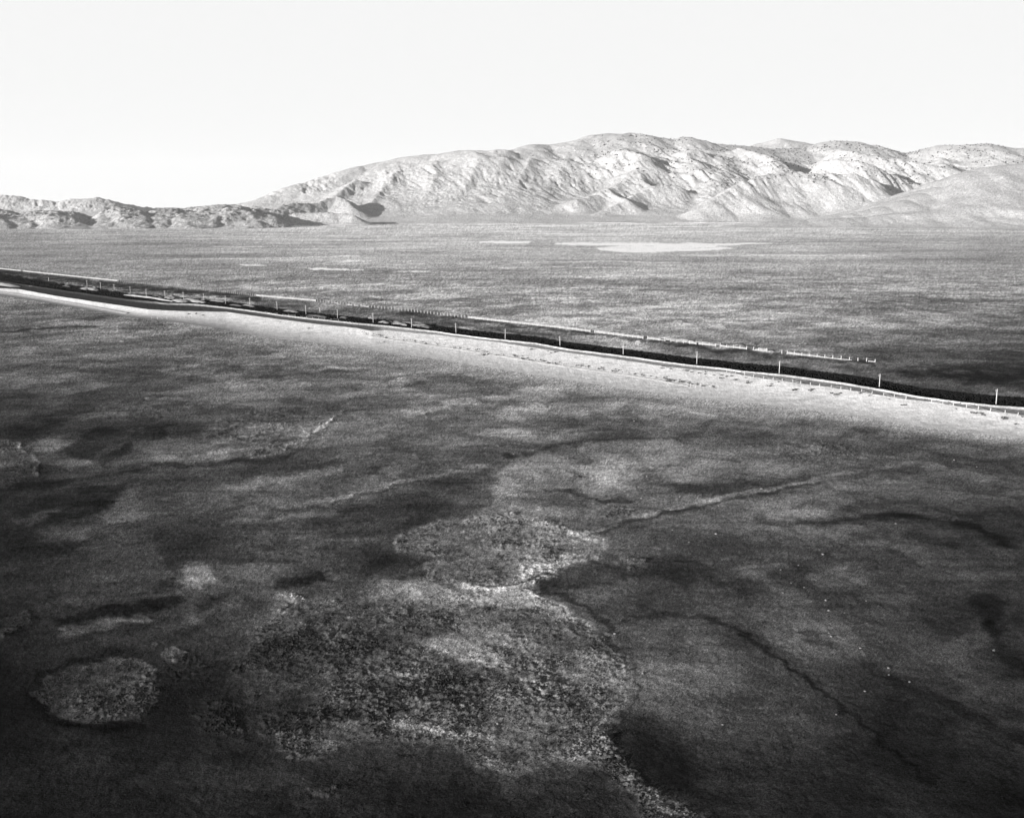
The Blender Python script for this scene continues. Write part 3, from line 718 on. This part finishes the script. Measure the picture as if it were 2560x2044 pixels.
def hills_height(X, Y):
    wx = X + 36 * perlin(X / 420, Y / 420, 201) + 22 * perlin(X / 130, Y / 130, 203)
    wy = Y + 36 * perlin(X / 420, Y / 420, 202) + 22 * perlin(X / 130, Y / 130, 204)
    base = 46 * sstep(3200, 9000, Y) ** 1.3
    mes = ridged(X / 75, Y / 110, 4, 801, .6)
    acc = np.zeros_like(X); P = 12.0; dsky = np.full(X.shape, 1e9); sky = np.zeros_like(X)
    for pts, k, r in RID:
        W = np.array([[float(c) for c in p] for p in PF(pts)])
        best = np.full(X.shape, 0.0)
        for i in range(len(W) - 1):
            a, b = W[i], W[i + 1]
            hmax = max(a[2], b[2]) + 20; reach = k * hmax + 150
            sel = (X > min(a[0], b[0]) - reach) & (X < max(a[0], b[0]) + reach) & (Y > min(a[1], b[1]) - reach) & (Y < max(a[1], b[1]) + reach)
            if not sel.any(): continue
            x, y = wx[sel], wy[sel]
            # warp fades out on the crest itself so the skyline stays put
            x0, y0 = X[sel], Y[sel]
            dx, dy = b[0] - a[0], b[1] - a[1]; l2 = dx * dx + dy * dy
            t = np.clip(((x0 - a[0]) * dx + (y0 - a[1]) * dy) / l2, 0, 1)
            d0 = np.hypot(x0 - a[0] - t * dx, y0 - a[1] - t * dy)
            if k in (3.3, 3.2, 3.0, 2.7): dsky[sel] = np.minimum(dsky[sel], d0)
            f = sstep(0, 260, d0)
            x = x0 + (x - x0) * f; y = y0 + (y - y0) * f
            t = np.clip(((x - a[0]) * dx + (y - a[1]) * dy) / l2, 0, 1)
            d = np.hypot(x - a[0] - t * dx, y - a[1] - t * dy)
            d = np.sqrt(d * d + r * r) - r
            h = a[2] + (b[2] - a[2]) * t - base[sel]
            h = np.maximum(h, 1)
            q = np.clip(1 - d / (k * 1.18 * h + 60), 0, 1)
            if k == 1.61: q = np.clip(q + .16 * (mes[sel] - .62), 0, 1)
            pr = q ** 1.5 if k in (4.6,) else sstep(0, .86, q) ** .85 if k == 1.61 else .35 * q ** 1.3 + .65 * q ** 1.15 * sstep(-.12, 1.0, q)
            best[sel] = np.maximum(best[sel], h * pr)
        if k in (3.3, 3.2, 3.0, 2.7): sky = np.maximum(sky, best)
        else: acc += best ** P
    acc += sky ** P
    h = acc ** (1 / P)
    return h, base, dsky
def crest_env(h): return sstep(8, 130, h)
u = np.linspace(-.70, .70, 1300); D = np.concatenate([np.linspace(4300, 7000, 330), np.linspace(7008, 8700, 190), np.linspace(8720, 10500, 50)])
HU, HD = np.meshgrid(u, D); HX = HU * HD
h, base, dsky = hills_height(HX, HD)
# gullies running down the faces
gx = HX + .35 * HD
w1 = perlin(HX / 500, HD / 500, 211) * 70
g1 = ridged((gx + w1) / 210, (HD - .2 * HX) / 900, 3, 221, .55) - .62
g2 = ridged((gx + w1 * .8) / 75, (HD - .2 * HX) / 330, 3, 231, .6) - .6
g3 = fbm(HX / 60, HD / 60, 4, 241)
g4 = ridged(HX / 330 + w1 / 90, HD / 330, 3, 251) - .6
g6 = ridged((gx + w1 * .4) / 32, HD / 110, 3, 297, .65) - .6
g5 = ridged((gx + w1 * .5) / 130, HD / 1500, 2, 291, .5) * sstep(-.1, .3, perlin(HX / 260, HD / 260, 295))
env = sstep(6, 90, h)
smooth_right = 1 - .88 * sstep(5950, 5700, HD) * sstep(1500, 2100, HX)      # the alluvial slope has no gullies
left_low = sstep(-900, -1600, HX) * sstep(6300, 5900, HD)
amp = env * smooth_right
# how far below the local crest: keep the skyline
skyk = sstep(30, 700, dsky)
z = h + amp * (9 * g1 + 8.5 * g2 + 4 * g4 + 6.5 * g6 - 11 * sstep(.5, .85, g5)) * (np.where((HD > 7200) & (HX < -1300), .8, .10) + .9 * skyk).clip(0, 1) * np.clip(h / 260., np.where((HD > 7200) & (HX < -1300), .9, .2), 1) + amp * 4.5 * g3 * (.75 + .25 * skyk)
z += left_low * env * (9 * (ridged(HX / 38, HD / 80, 4, 261, .6) - .6) + 4 * g3)
z += amp * 1.6 * fbm(HX / 18, HD / 18, 3, 271)
foot = sstep(0, 6, h)
fn = 420 * fbm(HX / 380, HD / 900, 4, 811); fq = sstep(4450, 5050, HD + fn); h = h * fq; z = z * fq
z = z + 9 * sstep(-500, -1100, HX) * np.maximum(0, fbm(HX / 90, HD / 120, 4, 821) - .02) * sstep(4500, 4800, HD + fn * .5) * sstep(5900, 5300, HD) * 2
h = np.where(z > 1, np.maximum(h, .8 * z), h)
Zh = base - 6 + 6 * foot + np.where(h > 0.5, np.maximum(z, 0), 0) - 3 * (1 - foot)
tone = .68 - .05 * sstep(10, 120, h) + .05 * fbm(HX / 300, HD / 300, 4, 281)
tone = tone - .02 * sstep(4000, 6000, HD) * 0
tone *= 1 - .12 * sstep(-500, -1600, HX) * sstep(7300, 6300, HD)
tone *= 1 - .03 * sstep(900, 1700, HX) * sstep(6000, 5600, HD)
tone *= 1 + .05 * np.random.default_rng(4).normal(0, 1, tone.shape)
alb_h = lin(tone) / KFLAT * .88
me = mesh_from('hills', np.stack([HX, HD, Zh], -1).reshape(-1, 3), grid_faces(*HX.shape), M_hill, {'albedo': alb_h})
hills = tag(link('hills', me), kind='structure')

# bilinear lookup on the hill mesh, for things that grow there
def hill_z(x, y):
    iu = np.interp(x / y, u, np.arange(len(u))); iv = np.interp(y, D, np.arange(len(D)))
    return Zh[np.clip(np.round(iv).astype(int), 0, len(D) - 1), np.clip(np.round(iu).astype(int), 0, len(u) - 1)]

# ------------------------------------------------------------------ uncountable scrub, as lumpy leaf clumps
def clumps(name, mat, X, Y, Z, RX, RZ, seed=0, alb=None):
    rng = np.random.default_rng(seed)
    t = (1 + 5 ** .5) / 2
    ico = np.array([(-1,t,0),(1,t,0),(-1,-t,0),(1,-t,0),(0,-1,t),(0,1,t),(0,-1,-t),(0,1,-t),(t,0,-1),(t,0,1),(-t,0,-1),(-t,0,1)], float)
    ico /= np.linalg.norm(ico[0])
    F = np.array([(0,11,5),(0,5,1),(0,1,7),(0,7,10),(0,10,11),(1,5,9),(5,11,4),(11,10,2),(10,7,6),(7,1,8),(3,9,4),(3,4,2),(3,2,6),(3,6,8),(3,8,9),(4,9,5),(2,4,11),(6,2,10),(8,6,7),(9,8,1)])
    n = len(X); V = np.repeat(ico[None], n, 0) * (1 + rng.uniform(-.35, .35, (n, 12, 1)))
    an = rng.uniform(0, 6.28, n); c, s = np.cos(an)[:, None], np.sin(an)[:, None]
    vx = V[..., 0] * c - V[..., 1] * s; vy = V[..., 0] * s + V[..., 1] * c
    V = np.stack([vx * RX[:, None] + X[:, None], vy * RX[:, None] + Y[:, None], V[..., 2] * RZ[:, None] + Z[:, None] + RZ[:, None] * .45], -1)
    FF = (F[None] + (np.arange(n) * 12)[:, None, None]).reshape(-1, 3)
    return link(name, mesh_from(name, V.reshape(-1, 3), FF, mat, None if alb is None else {'albedo': np.repeat(alb, 12)}, smooth=False))
rng = np.random.default_rng(5)
# junipers and brush on the upper slopes
n = 20000
px_ = rng.uniform(1000, 2760, n); dd = rng.uniform(6300, 8500, n)
x = (px_ - 1280) / FPX * dd / 1.0; y = dd
hh = hill_z(x, y)
dens = sstep(120, 360, hh) * sstep(-300, 1600, x) * np.clip(.45 + fbm(x / 260, y / 260, 4, 301) * 1.8, 0, 1)
k = rng.uniform(0, 1, n) < dens * .62
x, y, hh = x[k], y[k], hh[k]; r = rng.uniform(2.8, 6.5, len(x))
jun = clumps('hillside_scrub', M_juniper, x, y, hh, r, r * .75, 3)
tag(jun, 'dark dots of scrub spread over the upper hillside of the range', 'scrub', kind='stuff')

# dense dark scrub in the ditch behind the embankment
n = 16000
px_ = rng.uniform(-120, 2700, n) ** 1.0
c_ = ly(LC, px_); wid = np.interp(px_, [-300, 0, 300, 560, 700, 1000, 1250, 1700, 2560], [14, 15, 14, 14, 14, 13, 15, 17, 24])
f = rng.uniform(0, 1, n); f = np.where(rng.uniform(0, 1, n) < .45, .80 + .2 * f, f)
py_ = c_ - 1 - f * wid
x, y = place(px_, py_, 0.0)
cpt = np.stack(place(px_, c_, zC), -1)
off = (x - cpt[:, 0]) * PERP[0] + (y - cpt[:, 1]) * PERP[1]
gap = np.interp(px_, [-100, 300, 620, 900, 1100, 2600], [.35, .4, .55, .75, 1.0, 1.0])
k = (off > 5.5) & (rng.uniform(0, 1, n) < gap * np.clip(.7 + fbm(x / 22, y / 22, 3, 311) * 1.4, .12, 1))
x, y, f2 = x[k], y[k], f[k]
r = rng.uniform(.4, .85, len(x)) * (1 + .30 * (f2 > .85))
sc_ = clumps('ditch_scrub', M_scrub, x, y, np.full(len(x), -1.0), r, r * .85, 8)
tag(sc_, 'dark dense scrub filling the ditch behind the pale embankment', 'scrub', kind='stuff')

# tussocks standing up from the near plain, thick on the hummock fields
n = 260000
tpx = rng.uniform(-260, 2820, n); tpy = 960 + 1140 * rng.uniform(0, 1, n) ** .8
x, y = place(tpx, tpy, 0.0); tt, rf, _, _ = soil(x, y)
k = rng.uniform(0, 1, n) < np.clip(rf * .34 + .08, 0, 1) * np.clip(.6 + 1.8 * fbm(x / 12, y / 14, 3, 901), .1, 1)
x, y, tt, rf = x[k], y[k], tt[k], rf[k]
r = rng.uniform(.06, .18, len(x)) * (.75 + .6 * np.minimum(rf, 1)) * (1 + y / 450)
tus = clumps('tussock_grass', M_tuft, x, y, relief(x, y, rf) - .02, r, r * rng.uniform(.4, .75, len(x)), 31, np.clip(lin(tt) / KFLAT * rng.uniform(.28, .52, len(x)), .008, .22))
tag(tus, 'dry tussocks and low brush covering the near plain, densest on the hummock fields', 'grass', kind='stuff')

# ------------------------------------------------------------------ utility poles
ord_ = ['rightmost', 'second', 'third', 'fourth', 'fifth', 'sixth', 'seventh', 'eighth', 'ninth', 'tenth', 'eleventh', 'twelfth', 'thirteenth', 'fourteenth', 'fifteenth', 'sixteenth', 'seventeenth', 'eighteenth', 'nineteenth', 'twentieth', 'twenty first', 'twenty second', 'twenty third', 'twenty fourth', 'twenty fifth']
def make_pole():
    root = empty('utility_pole', (0, 0, 0))
    m = MB().tube((0, 0, -.4), (0, 0, 8.2), .27, .18, 10); m.build('pole_shaft', M_pole, root, True)
    for zz in (7.55, 6.85):
        a = MB().box((0, .24, zz), (2.7, .12, .14)).build('crossarm', M_pole, root)
        for xx in (-1.2, -.7, .7, 1.2):
            MB().tube((xx, .24, zz + .07), (xx, .24, zz + .26), .06, .045, 6).build('insulator', M_ins, a)
        MB().tube((0, .2, zz - .55), (.65, .24, zz - .03), .025, .025, 5).build('brace', M_pole, root)
        MB().tube((0, .2, zz - .55), (-.65, .24, zz - .03), .025, .025, 5).build('brace', M_pole, root)
    return root
def kids(o): return [c for c in bpy.data.objects if c.parent == o]
def copy_tree(src, tree, parent=None):
    c = src.copy(); COL.objects.link(c); c.parent = parent
    for ch, sub in tree: copy_tree(ch, sub, c)
    return c
def tree_of(o): return [(c, tree_of(c)) for c in kids(o)]
POLES = [(2490,1010),(2198,970),(1948,934),(1742,909),(1558,887),(1400,867),(1263,848),(1140,832),(1029,819),(933,806),(844,794),(765,784),(693,773),(625,764),(564,758),(510,752),(459,748),(413,744),(366,740),(326,733),(286,727),(252,722),(218,716)]
p0 = make_pole(); pt = tree_of(p0)
for i, (px, py) in enumerate(POLES):
    o = p0 if i == 0 else copy_tree(p0, pt)
    X, Y = place(px, py, -.2); o.location = (float(X), float(Y), -.2)
    o.rotation_euler = (R(random.uniform(-1, 1)), R(random.uniform(-1.2, 1.2)), math.atan2(PERP[1], PERP[0]) - R(90) + R(90) + R(-12))
    lab = ('rightmost wooden utility pole with crossarms, in the dark ditch behind the embankment' if i == 0 else
           'weathered utility pole standing in the dark scrub ditch, %s pole from the right' % ord_[i])
    tag(o, lab, 'utility pole', 'utility poles along the scrub ditch')
# three short marker posts along the same line
for px, top, bot, lab in [(800,768,779,'short thick white post in the scrub between two utility poles'), (122,693,702,'short white post beside the ditch near the left edge, far from the other posts'), (378,765,771,'short dark post at the upper edge of the left sand slope')]:
    X, Y = place(px, bot, 0); hgt = (bot - top) / (bot - 520.) * 100
    o = MB().tube((0, 0, -.2), (0, 0, hgt * .92), .42, .28, 8).tube((0, 0, hgt * .92), (0, 0, hgt), .5, .1, 8).build('marker_post', M_wood)
    o.location = (float(X), float(Y), 0); tag(o, lab, 'post')

# ------------------------------------------------------------------ long sand fence beyond the ditch
FB = [(-200,650),(0,672.5),(139,687),(294,703),(499,723),(640,740),(789,753),(905,766),(1010,776),(1171,795),(1400,820),(1476,829.5),(1608,846),(1720,858),(1801,866),(1882,874.5),(1991,887),(2088,897),(2188,905.5)]
def fence_pt(px): X, Y = place(px, ly(FB, px), 0); return np.array([float(X), float(Y)])
fx = np.linspace(-120, 2188, 6000); fp = np.array([fence_pt(a) for a in fx]); fs = np.concatenate([[0], np.cumsum(np.hypot(*np.diff(fp, axis=0).T))])
def s_of(px): return float(np.interp(px, fx, fs))
def pt_of(s): return np.array([np.interp(s, fs, fp[:, 0]), np.interp(s, fs, fp[:, 1])])
def post_mesh(h, w=.26):
    m = MB().box((0, 0, h / 2 - .15), (w, w, h + .3), taper=.92); m.tube((0, 0, h), (0, 0, h + .06), w * .45, w * .2, 4); return m.mesh('post', M_wood)
PM = post_mesh(2.3, .46)
def panel(parent, name, s0, s1, h0, h1, pr):
    """stacked boards along the fence from s0 to s1, slightly uneven, one mesh"""
    m = MB(); s = s0; o = parent.location
    while s < s1 - .2:
        e = min(s + 5.0, s1); a, b = pt_of(s), pt_of(e); d = b - a; L_ = math.hypot(*d); rz = math.atan2(d[1], d[0]); mid = (a + b) / 2
        hh_ = (h0 + (h1 - h0) * ((s + e) / 2 - s0) / (s1 - s0)) * pr.uniform(.9, 1.06); nb = max(1, int(hh_ / .3)); bh = hh_ / nb
        for j in range(nb):
            m.box((mid[0] - o[0], mid[1] - o[1], bh * (j + .5)), (L_ - .05, .06 + .012 * (j % 2), bh - .03), rz + pr.uniform(-.002, .002))
        s = e
    if m.V: m.build(name, M_board, parent)
def fence_section(lab, p0_, p1_, panels, posts=True, spacing=4.6, hvar=.1, skip=()):
    pr = random.Random(int(p0_ * 7 + 3)); s0, s1 = s_of(p0_), s_of(p1_)
    a = pt_of(s0); root = empty('sand_fence', (a[0], a[1], 0))
    tag(root, lab, 'fence', 'stretches of the long white sand fence')
    if posts:
        n = min(99, int((s1 - s0) / spacing) + 1)
        for i in range(n):
            s = s0 + (s1 - s0) * i / max(1, n - 1); q = pt_of(s)
            if i in skip: continue
            o = bpy.data.objects.new('post', PM); COL.objects.link(o); o.parent = root
            off = PERP * -.1
            o.location = (q[0] - a[0] + off[0], q[1] - a[1] + off[1], 0); o.scale = (1, 1, pr.uniform(1 - hvar, 1 + hvar))
            o.rotation_euler = (R(pr.uniform(-2, 2)), R(pr.uniform(-2, 2)), math.radians(-42))
    for pa, pb, h0, h1 in panels: panel(root, 'board_panel', s_of(pa), s_of(pb), h0, h1, pr)
    return root
fence_section('solid white board fence from the left edge of the view to a small gap', -110, 53, [(-110, 53, 1.9, 1.9)], spacing=20)
fence_section('long solid white board fence ending where the row of bare posts starts', 57, 294, [(57, 294, 1.9, 1.9)], spacing=20)
fence_section('left half of the first row of bare white fence posts, far left', 297, 400, [], spacing=5.2)
fence_section('right half of the far row of bare white fence posts, up to the boarded stretch', 404, 637, [], spacing=4.9)
fence_section('short boarded stretch between two rows of bare posts, ending in a broken tangle', 640, 790, [(640, 790, 2.1, 1.9)], spacing=12)
fence_section('bare white fence posts right of the broken tangle, some with fallen rails', 795, 903, [(838, 848, .9, .7), (868, 880, .8, .8), (884, 893, .9, .7)], spacing=4.9)
fence_section('evenly spaced bare white fence posts leading to the longest boarded stretch', 905, 1163, [(905, 922, .9, .8)], spacing=4.9)
fence_section('longest boarded white fence stretch with post tops above the boards, middle of the view', 1171, 1476, [(1171, 1476, 1.9, 1.75)], spacing=5.0)
fence_section('boarded white fence stretch between two narrow gaps', 1487, 1608, [(1487, 1608, 1.9, 1.7)], spacing=5.0)
fence_section('short boarded stretch that tapers off into bare posts', 1619, 1693, [(1619, 1652, 1.8, 1.5), (1652, 1664, 1.0, .3)], spacing=5.2)
fence_section('fence posts half buried by pale drifted sand with low boards', 1709, 1790, [(1722, 1740, 1.4, 1.3), (1746, 1790, 1.3, .9)], spacing=5.2)
fence_section('fence stretch with low boards below tall post tops, left of a missing length', 1801, 1884, [(1801, 1868, 1.1, 1.2)], spacing=5.2)
fence_section('single boarded fence bay and two bare posts standing apart', 1897, 1955, [(1897, 1919, 2.0, 1.9)], spacing=5.0, skip=(2,))
fence_section('last fence stretch at the right, boards sinking lower toward its end', 1968, 2188, [(1968, 2050, 1.6, 1.0), (2050, 2130, .8, .3), (2170, 2188, .7, .7)], spacing=5.2)
# drifted sand against the fence
def mound(name, px, py, rx, ry, h, lab, tonev=.52, rz=None):
    X, Y, Z = on(px, py) if py > ly(LC, px) else (*[float(q) for q in place(px, py, 0)], 0.0)
    g = np.linspace(-1, 1, 29); A, B = np.meshgrid(g, g); rr = np.hypot(A, B)
    sd_ = int(px) % 97
    z_ = h * np.clip(1 - rr ** 2 * (1 + .3 * perlin(A * 2, B * 2, sd_)), -0.3, 1) * (1 + .25 * perlin(A * 3, B * 3, sd_ + 1))
    t = rz if rz is not None else math.atan2(-PERP[0], PERP[1]); c, s = math.cos(t), math.sin(t)
    x_, y_ = A * rx, B * ry
    V = np.stack([x_ * c - y_ * s, x_ * s + y_ * c, z_ - .1], -1).reshape(-1, 3)
    o = link(name, mesh_from(name, V, grid_faces(29, 29), M_bank, {'albedo': np.full(len(V), min(.8, float(lin(tonev)) / KFLAT))}))
    o.location = (X, Y, Z); return tag(o, kind='structure')
mound('sand_drift', 1670, 848, 14, 3, 1.7, '')
mound('sand_drift', 1708, 853, 17, 3.5, 1.7, '')
mound('sand_drift', 1765, 859, 20, 3, 1.4, '')
mound('sand_drift', 1908, 876, 9, 3, 1.5, '')
for px, py, rx, ry, h, t in [(225,722,24,5,1.6,.5),(370,744,60,2.2,1.5,.5),(79,716,14,3,.8,.45),(12,712,50,8,2.0,.55),(430,744,10,8,3,.4),(450,752,16,6,2,.5),(485,752,26,5,1.8,.5),(400,758,30,4,1.0,.5),(545,752,14,4,1.0,.45)]:
    mound('sand_drift', px, py, rx, ry, h, '', t)
# pale spoil heaps in the left half of the ditch
rr_ = random.Random(4)
for i in range(34):
    px = rr_.uniform(560, 1060) if i % 2 else rr_.uniform(150, 520); py = ly(LC, px) - rr_.uniform(6, 15) - (4 if px < 500 else 0)
    mound('sand_drift', px, py, rr_.uniform(4, 14), rr_.uniform(1.5, 3.5), rr_.uniform(.7, 1.5), '', rr_.uniform(.26, .46))

# ------------------------------------------------------------------ near fence of short posts on the right shoulder
NP = [(1817,929.5,1),(1839,933,1),(1861,937,1),(1884,942,1),(1909,946,1),(1933,949,1),(1956,952.5,1),(1982,955,1),(2002,958.5,1),(2026,962,1),(2049,966,1),(2078,969,1),(2102,972,1),(2127,976,1),(2154,979,1),(2180,984.5,1),(2209,988.5,1),(2236,992.5,1),(2265,998,1.1),(2329,1004,1),(2357,1008.5,1),(2383.6,1013.6,1.25),(2416,1018.5,1.1),(2446,1023,1.15),(2476,1028,1.15),(2513,1033,1.1),(2545,1038,1)]
NM = post_mesh(1.45, .30); NM.name = 'short_post'
def shoulder_fence(pts, lab, rails=True, hs=1.0):
    a = on(pts[0][0], pts[0][1]); root = empty('post_fence', a); tag(root, lab, 'fence', 'fences of short posts on the embankment')
    prev = None
    for px, py, k in pts:
        q = on(px, py)
        o = bpy.data.objects.new('post', NM); COL.objects.link(o); o.parent = root
        o.location = (q[0] - a[0], q[1] - a[1], q[2] - a[2]); o.scale = (k, k, k * hs); o.rotation_euler = (R(random.uniform(-4, 4)), R(random.uniform(-4, 4)), random.uniform(0, 1))
        if rails and prev is not None and random.random() < .8:
            A = Vector(prev) + Vector((0, 0, random.choice([.25, .75, 1.1]))); B = Vector(q) + Vector((0, 0, random.choice([.15, .5, 1.1])))
            av = Vector(a); MB().tube(tuple(A - av), tuple(B - av), .05, .05, 5).build('rail', M_pole, root)
        prev = q
    return root
shoulder_fence(NP[:19], 'row of short white fence posts on the sunlit embankment shoulder, left of a gap')
shoulder_fence(NP[19:], 'row of short white fence posts on the embankment shoulder at the right edge')
shoulder_fence([(379,797,1.6),(394,797.5,1.6),(406.5,798,1.7),(418,798,1.6),(429,796,1.6),(441,797,1.5),(452,795,1.6),(464,796,1.5),(475,795.5,1.6)], 'row of bare posts on the ground at the foot of the left sand slope', False)
shoulder_fence([(636,779.5,1),(650,782,.8),(664,782.5,1),(679,784,.8),(693,786,1),(707,788,.8),(722,789.5,1),(738,791,.9),(752,793,.8),(766,794,1),(781,796,.9),(797,797.5,1),(812,799,.9),(828,800,1),(846,801.5,1)], 'low broken fence along the far edge of the dirt road, left middle')
shoulder_fence([(866,806,.8),(874,807,.8),(882,808,.8),(890,808.5,.8)], 'four short posts beside the dirt road just before it bends', True)
shoulder_fence([(1726,967,1.3),(1740,968,1),(1751,967,1.4)], 'broken posts where the low levee ends, surrounded by scattered sticks', True)

# ------------------------------------------------------------------ bushes and stones one can point at
def bush_mesh(seed):
    r_ = np.random.default_rng(seed); n = 26
    m = clumps('bush', M_bush, r_.normal(0, .42, n), r_.normal(0, .42, n), np.abs(r_.normal(.25, .2, n)), r_.uniform(.15, .38, n), r_.uniform(.15, .36, n), seed)
    me = m.data; bpy.data.objects.remove(m); return me
BM = [bush_mesh(s) for s in (1, 2, 3)]
BUSH = [(1829,940,1),(1816,942,.6),(1839,950,1.2),(1864,944,.8),(1868,958,1.3),(1869,953,.7),(1928,960,1),(1925,966,1.2),(1946,955,.7),(1984,976,1.5),(1990,974,1),(2030,974,1.1),(2025,977,1.2),(2078,984,1),(2089,987,1.2),(2101,984,1.1),(2150,984,.9),(2173,989,.7),
 (2174,989,.8),(2223,999,.6),(2260,1013,1.1),(2253,1014,.8),(2309,1000,.9),(2390,1022,.7),(2428,1032,1.1),(2438,1034,1.2),(2454,1034,1),(2459,1038,1.2),(2510,1048,1.6),(2540,1061,1),(2556,1042,.8),
 (1388,881,1),(1377,882,.8),(1370,878,.8),(1328,874,1.2),(1276,868,.7),(1438,894,.7),(1657,916,1),(1655,921,1),(1676,922,1.1),(1669,919,.7),(1716,927,1.2),(1708,926,.8),(1728,930,.8),(1747,933,.9),(1763,935,.9),(1764,930,.8),(1784,938,.7),(1804,938,.9),(1801,946,1),(1817,940,.7),
 (965,845,1.3),(1064,860,1.2),(961,856,1),(1134,871,1),(1209,888,1.5),(1221,886,1.1),(1240,888,1.3),(1307,898,1.4),(1324,901,1.1),(1372,908,1.3),(1390,910,1),(1672,953,1.6),(1675,951,1.2),(772,822,1.2),(701,806,.8),
 (472,786,1.6),(490,785,1.4),(508,789,1.5),(2083,857,2.2),(1886,858,.8)]
def where(px, py):
    if px > 2400: a = 'near the right edge'
    elif px > 2150: a = 'below the right hand fence posts'
    elif px > 1900: a = 'below the middle of the shoulder fence'
    elif px > 1600: a = 'where the shoulder fence begins'
    elif px > 1150: a = 'between the crest and the low levee'
    elif px > 900: a = 'just right of the road bend'
    else: a = 'at the foot of the left sand slope'
    return a
groups = {}
for i, (px, py, s) in enumerate(BUSH):
    if (px, py) == (2083, 857): X, Y, Z = *[float(q) for q in place(px, py, 0)], 0.0; lab, gp = 'lone dark bush on the open plain beyond the far end of the long fence', None
    elif (px, py) == (1886, 858): X, Y, Z = *[float(q) for q in place(px, py, 0)], 0.0; lab, gp = 'small lone bush on the plain just behind the long white fence', None
    else:
        X, Y, Z = on(px, py); a = where(px, py)
        lab = 'small dark bush on pale sand, ' + a; gp = 'small bushes ' + a
    o = bpy.data.objects.new('bush', BM[i % 3]); COL.objects.link(o); o.location = (X, Y, Z - .05); o.scale = (s * .9, s * .9, s * .8); o.rotation_euler = (0, 0, i * 1.7)
    tag(o, lab, 'bush', gp)
# ragged tufts above the low levee and along its line
n = 900; px_ = np.concatenate([rng.uniform(905, 1725, 760), rng.uniform(1690, 1790, 140)])
lv = np.interp(px_, [905,993,1132,1248,1400,1489,1582,1651,1724,1790], [834,849,869,887,911.5,924,937,948,962,972])
py_ = lv - np.abs(rng.normal(0, 2.8, n)) - 1
cl = np.clip(.25 + fbm(px_ / 18, px_ * 0, 3, 321) * 2.2, 0.02, 1); k = rng.uniform(0, 1, n) < cl
P3 = np.array([on(a, b) for a, b in zip(px_[k], py_[k])]); r = rng.uniform(.25, .75, len(P3))
o = clumps('levee_tufts', M_bush, P3[:, 0], P3[:, 1], P3[:, 2], r, r * .6, 12); tag(o, 'ragged dry tufts along the top of the low levee', 'tufts', kind='stuff')

STONE = [(2238,1309,1.2),(2058,1386,1.4),(1952,1424,.9),(1995,1413,.8),(1958,1482,.9),(2065,1500,1.3),(2070,1526,1.2),(2079,1591,1.2),(2073,1582,.8),(2149,1582+38,1.2),(2222,1670,1.1),(2222,1686,.8),(2272,1704,1),(2163,1728,1),(2484,1625,1.1),(1805,1811,1),(2091,1786,.8),(1608,1682,1.2),(1535,1584,1.4),(2166,1502,.8),(1978,1457,.7),(2009,1468,.8),
 (1791,1335,1.6),(1723,1355,1),(1902,1222,1.5),(1797,1264,1),(1700,1242,.9),(1690,1249,1),(1745,1244,.9),(1618,1191,1.4),(1602,1246,1.3),(1586,1053,1.3),(1246,1115,1),(1283,1135,1.2),(1198,1096,.9),(1420,1146,1),(1465,1143,.9),(1447,1125+10,.7),(1664,1001+10,1.1),(1680,1325,.9),(1245,1809,1.1),(2385,1150,1.2),(2441,1167,1),(1512,1207,1),(456,1130,1),(1700,1240,.8)]
def stone_mesh(seed):
    r_ = np.random.default_rng(seed); n = 3
    m = clumps('stone', M_stone, r_.normal(0, .12, n), r_.normal(0, .1, n), np.zeros(n), r_.uniform(.2, .36, n), r_.uniform(.14, .26, n), seed)
    me = m.data; bpy.data.objects.remove(m); return me
SM = [stone_mesh(s) for s in (11, 12, 13)]
def swhere(px, py):
    if px < 1000: return 'on the grey flat at the left'
    if py > 1560 and px < 1700: return 'in and beside the big hummock field'
    if py > 1560: return 'on the dark ground at the lower right'
    if py > 1370: return 'on the dark ground right of centre'
    if px > 2200: return 'on the flat near the right edge'
    if px > 1650: return 'below the faint track on the right'
    return 'on the lighter ground in the middle of the plain'
for i, (px, py, s) in enumerate(STONE):
    X, Y = place(px, py, 0); o = bpy.data.objects.new('stone', SM[i % 3]); COL.objects.link(o)
    Xf, Yf = float(X), float(Y); sc2 = s * .5 * (1 + Yf / 500)
    o.location = (Xf, Yf, .02); o.scale = (sc2 * 1.3, sc2, sc2); o.rotation_euler = (0, 0, i * 2.1)
    a = swhere(px, py); tag(o, 'small pale stone ' + a, 'stone', 'pale stones ' + a)

# ------------------------------------------------------------------ thin dust in the air over the valley
hb = MB(); hb.box((0, 5000, 433), (36000, 24000, 872)); hm = bpy.data.materials.new('valley_air'); hm.use_nodes = True
hn = hm.node_tree; hn.nodes.clear(); pv = hn.nodes.new('ShaderNodeVolumePrincipled'); ho = hn.nodes.new('ShaderNodeOutputMaterial')
pv.inputs['Density'].default_value = 1.05e-5; pv.inputs['Color'].default_value = (.97, .97, .97, 1)
hn.links.new(pv.outputs[0], ho.inputs['Volume'])
hz = hb.build('haze', hm); hz['kind'] = 'stuff'
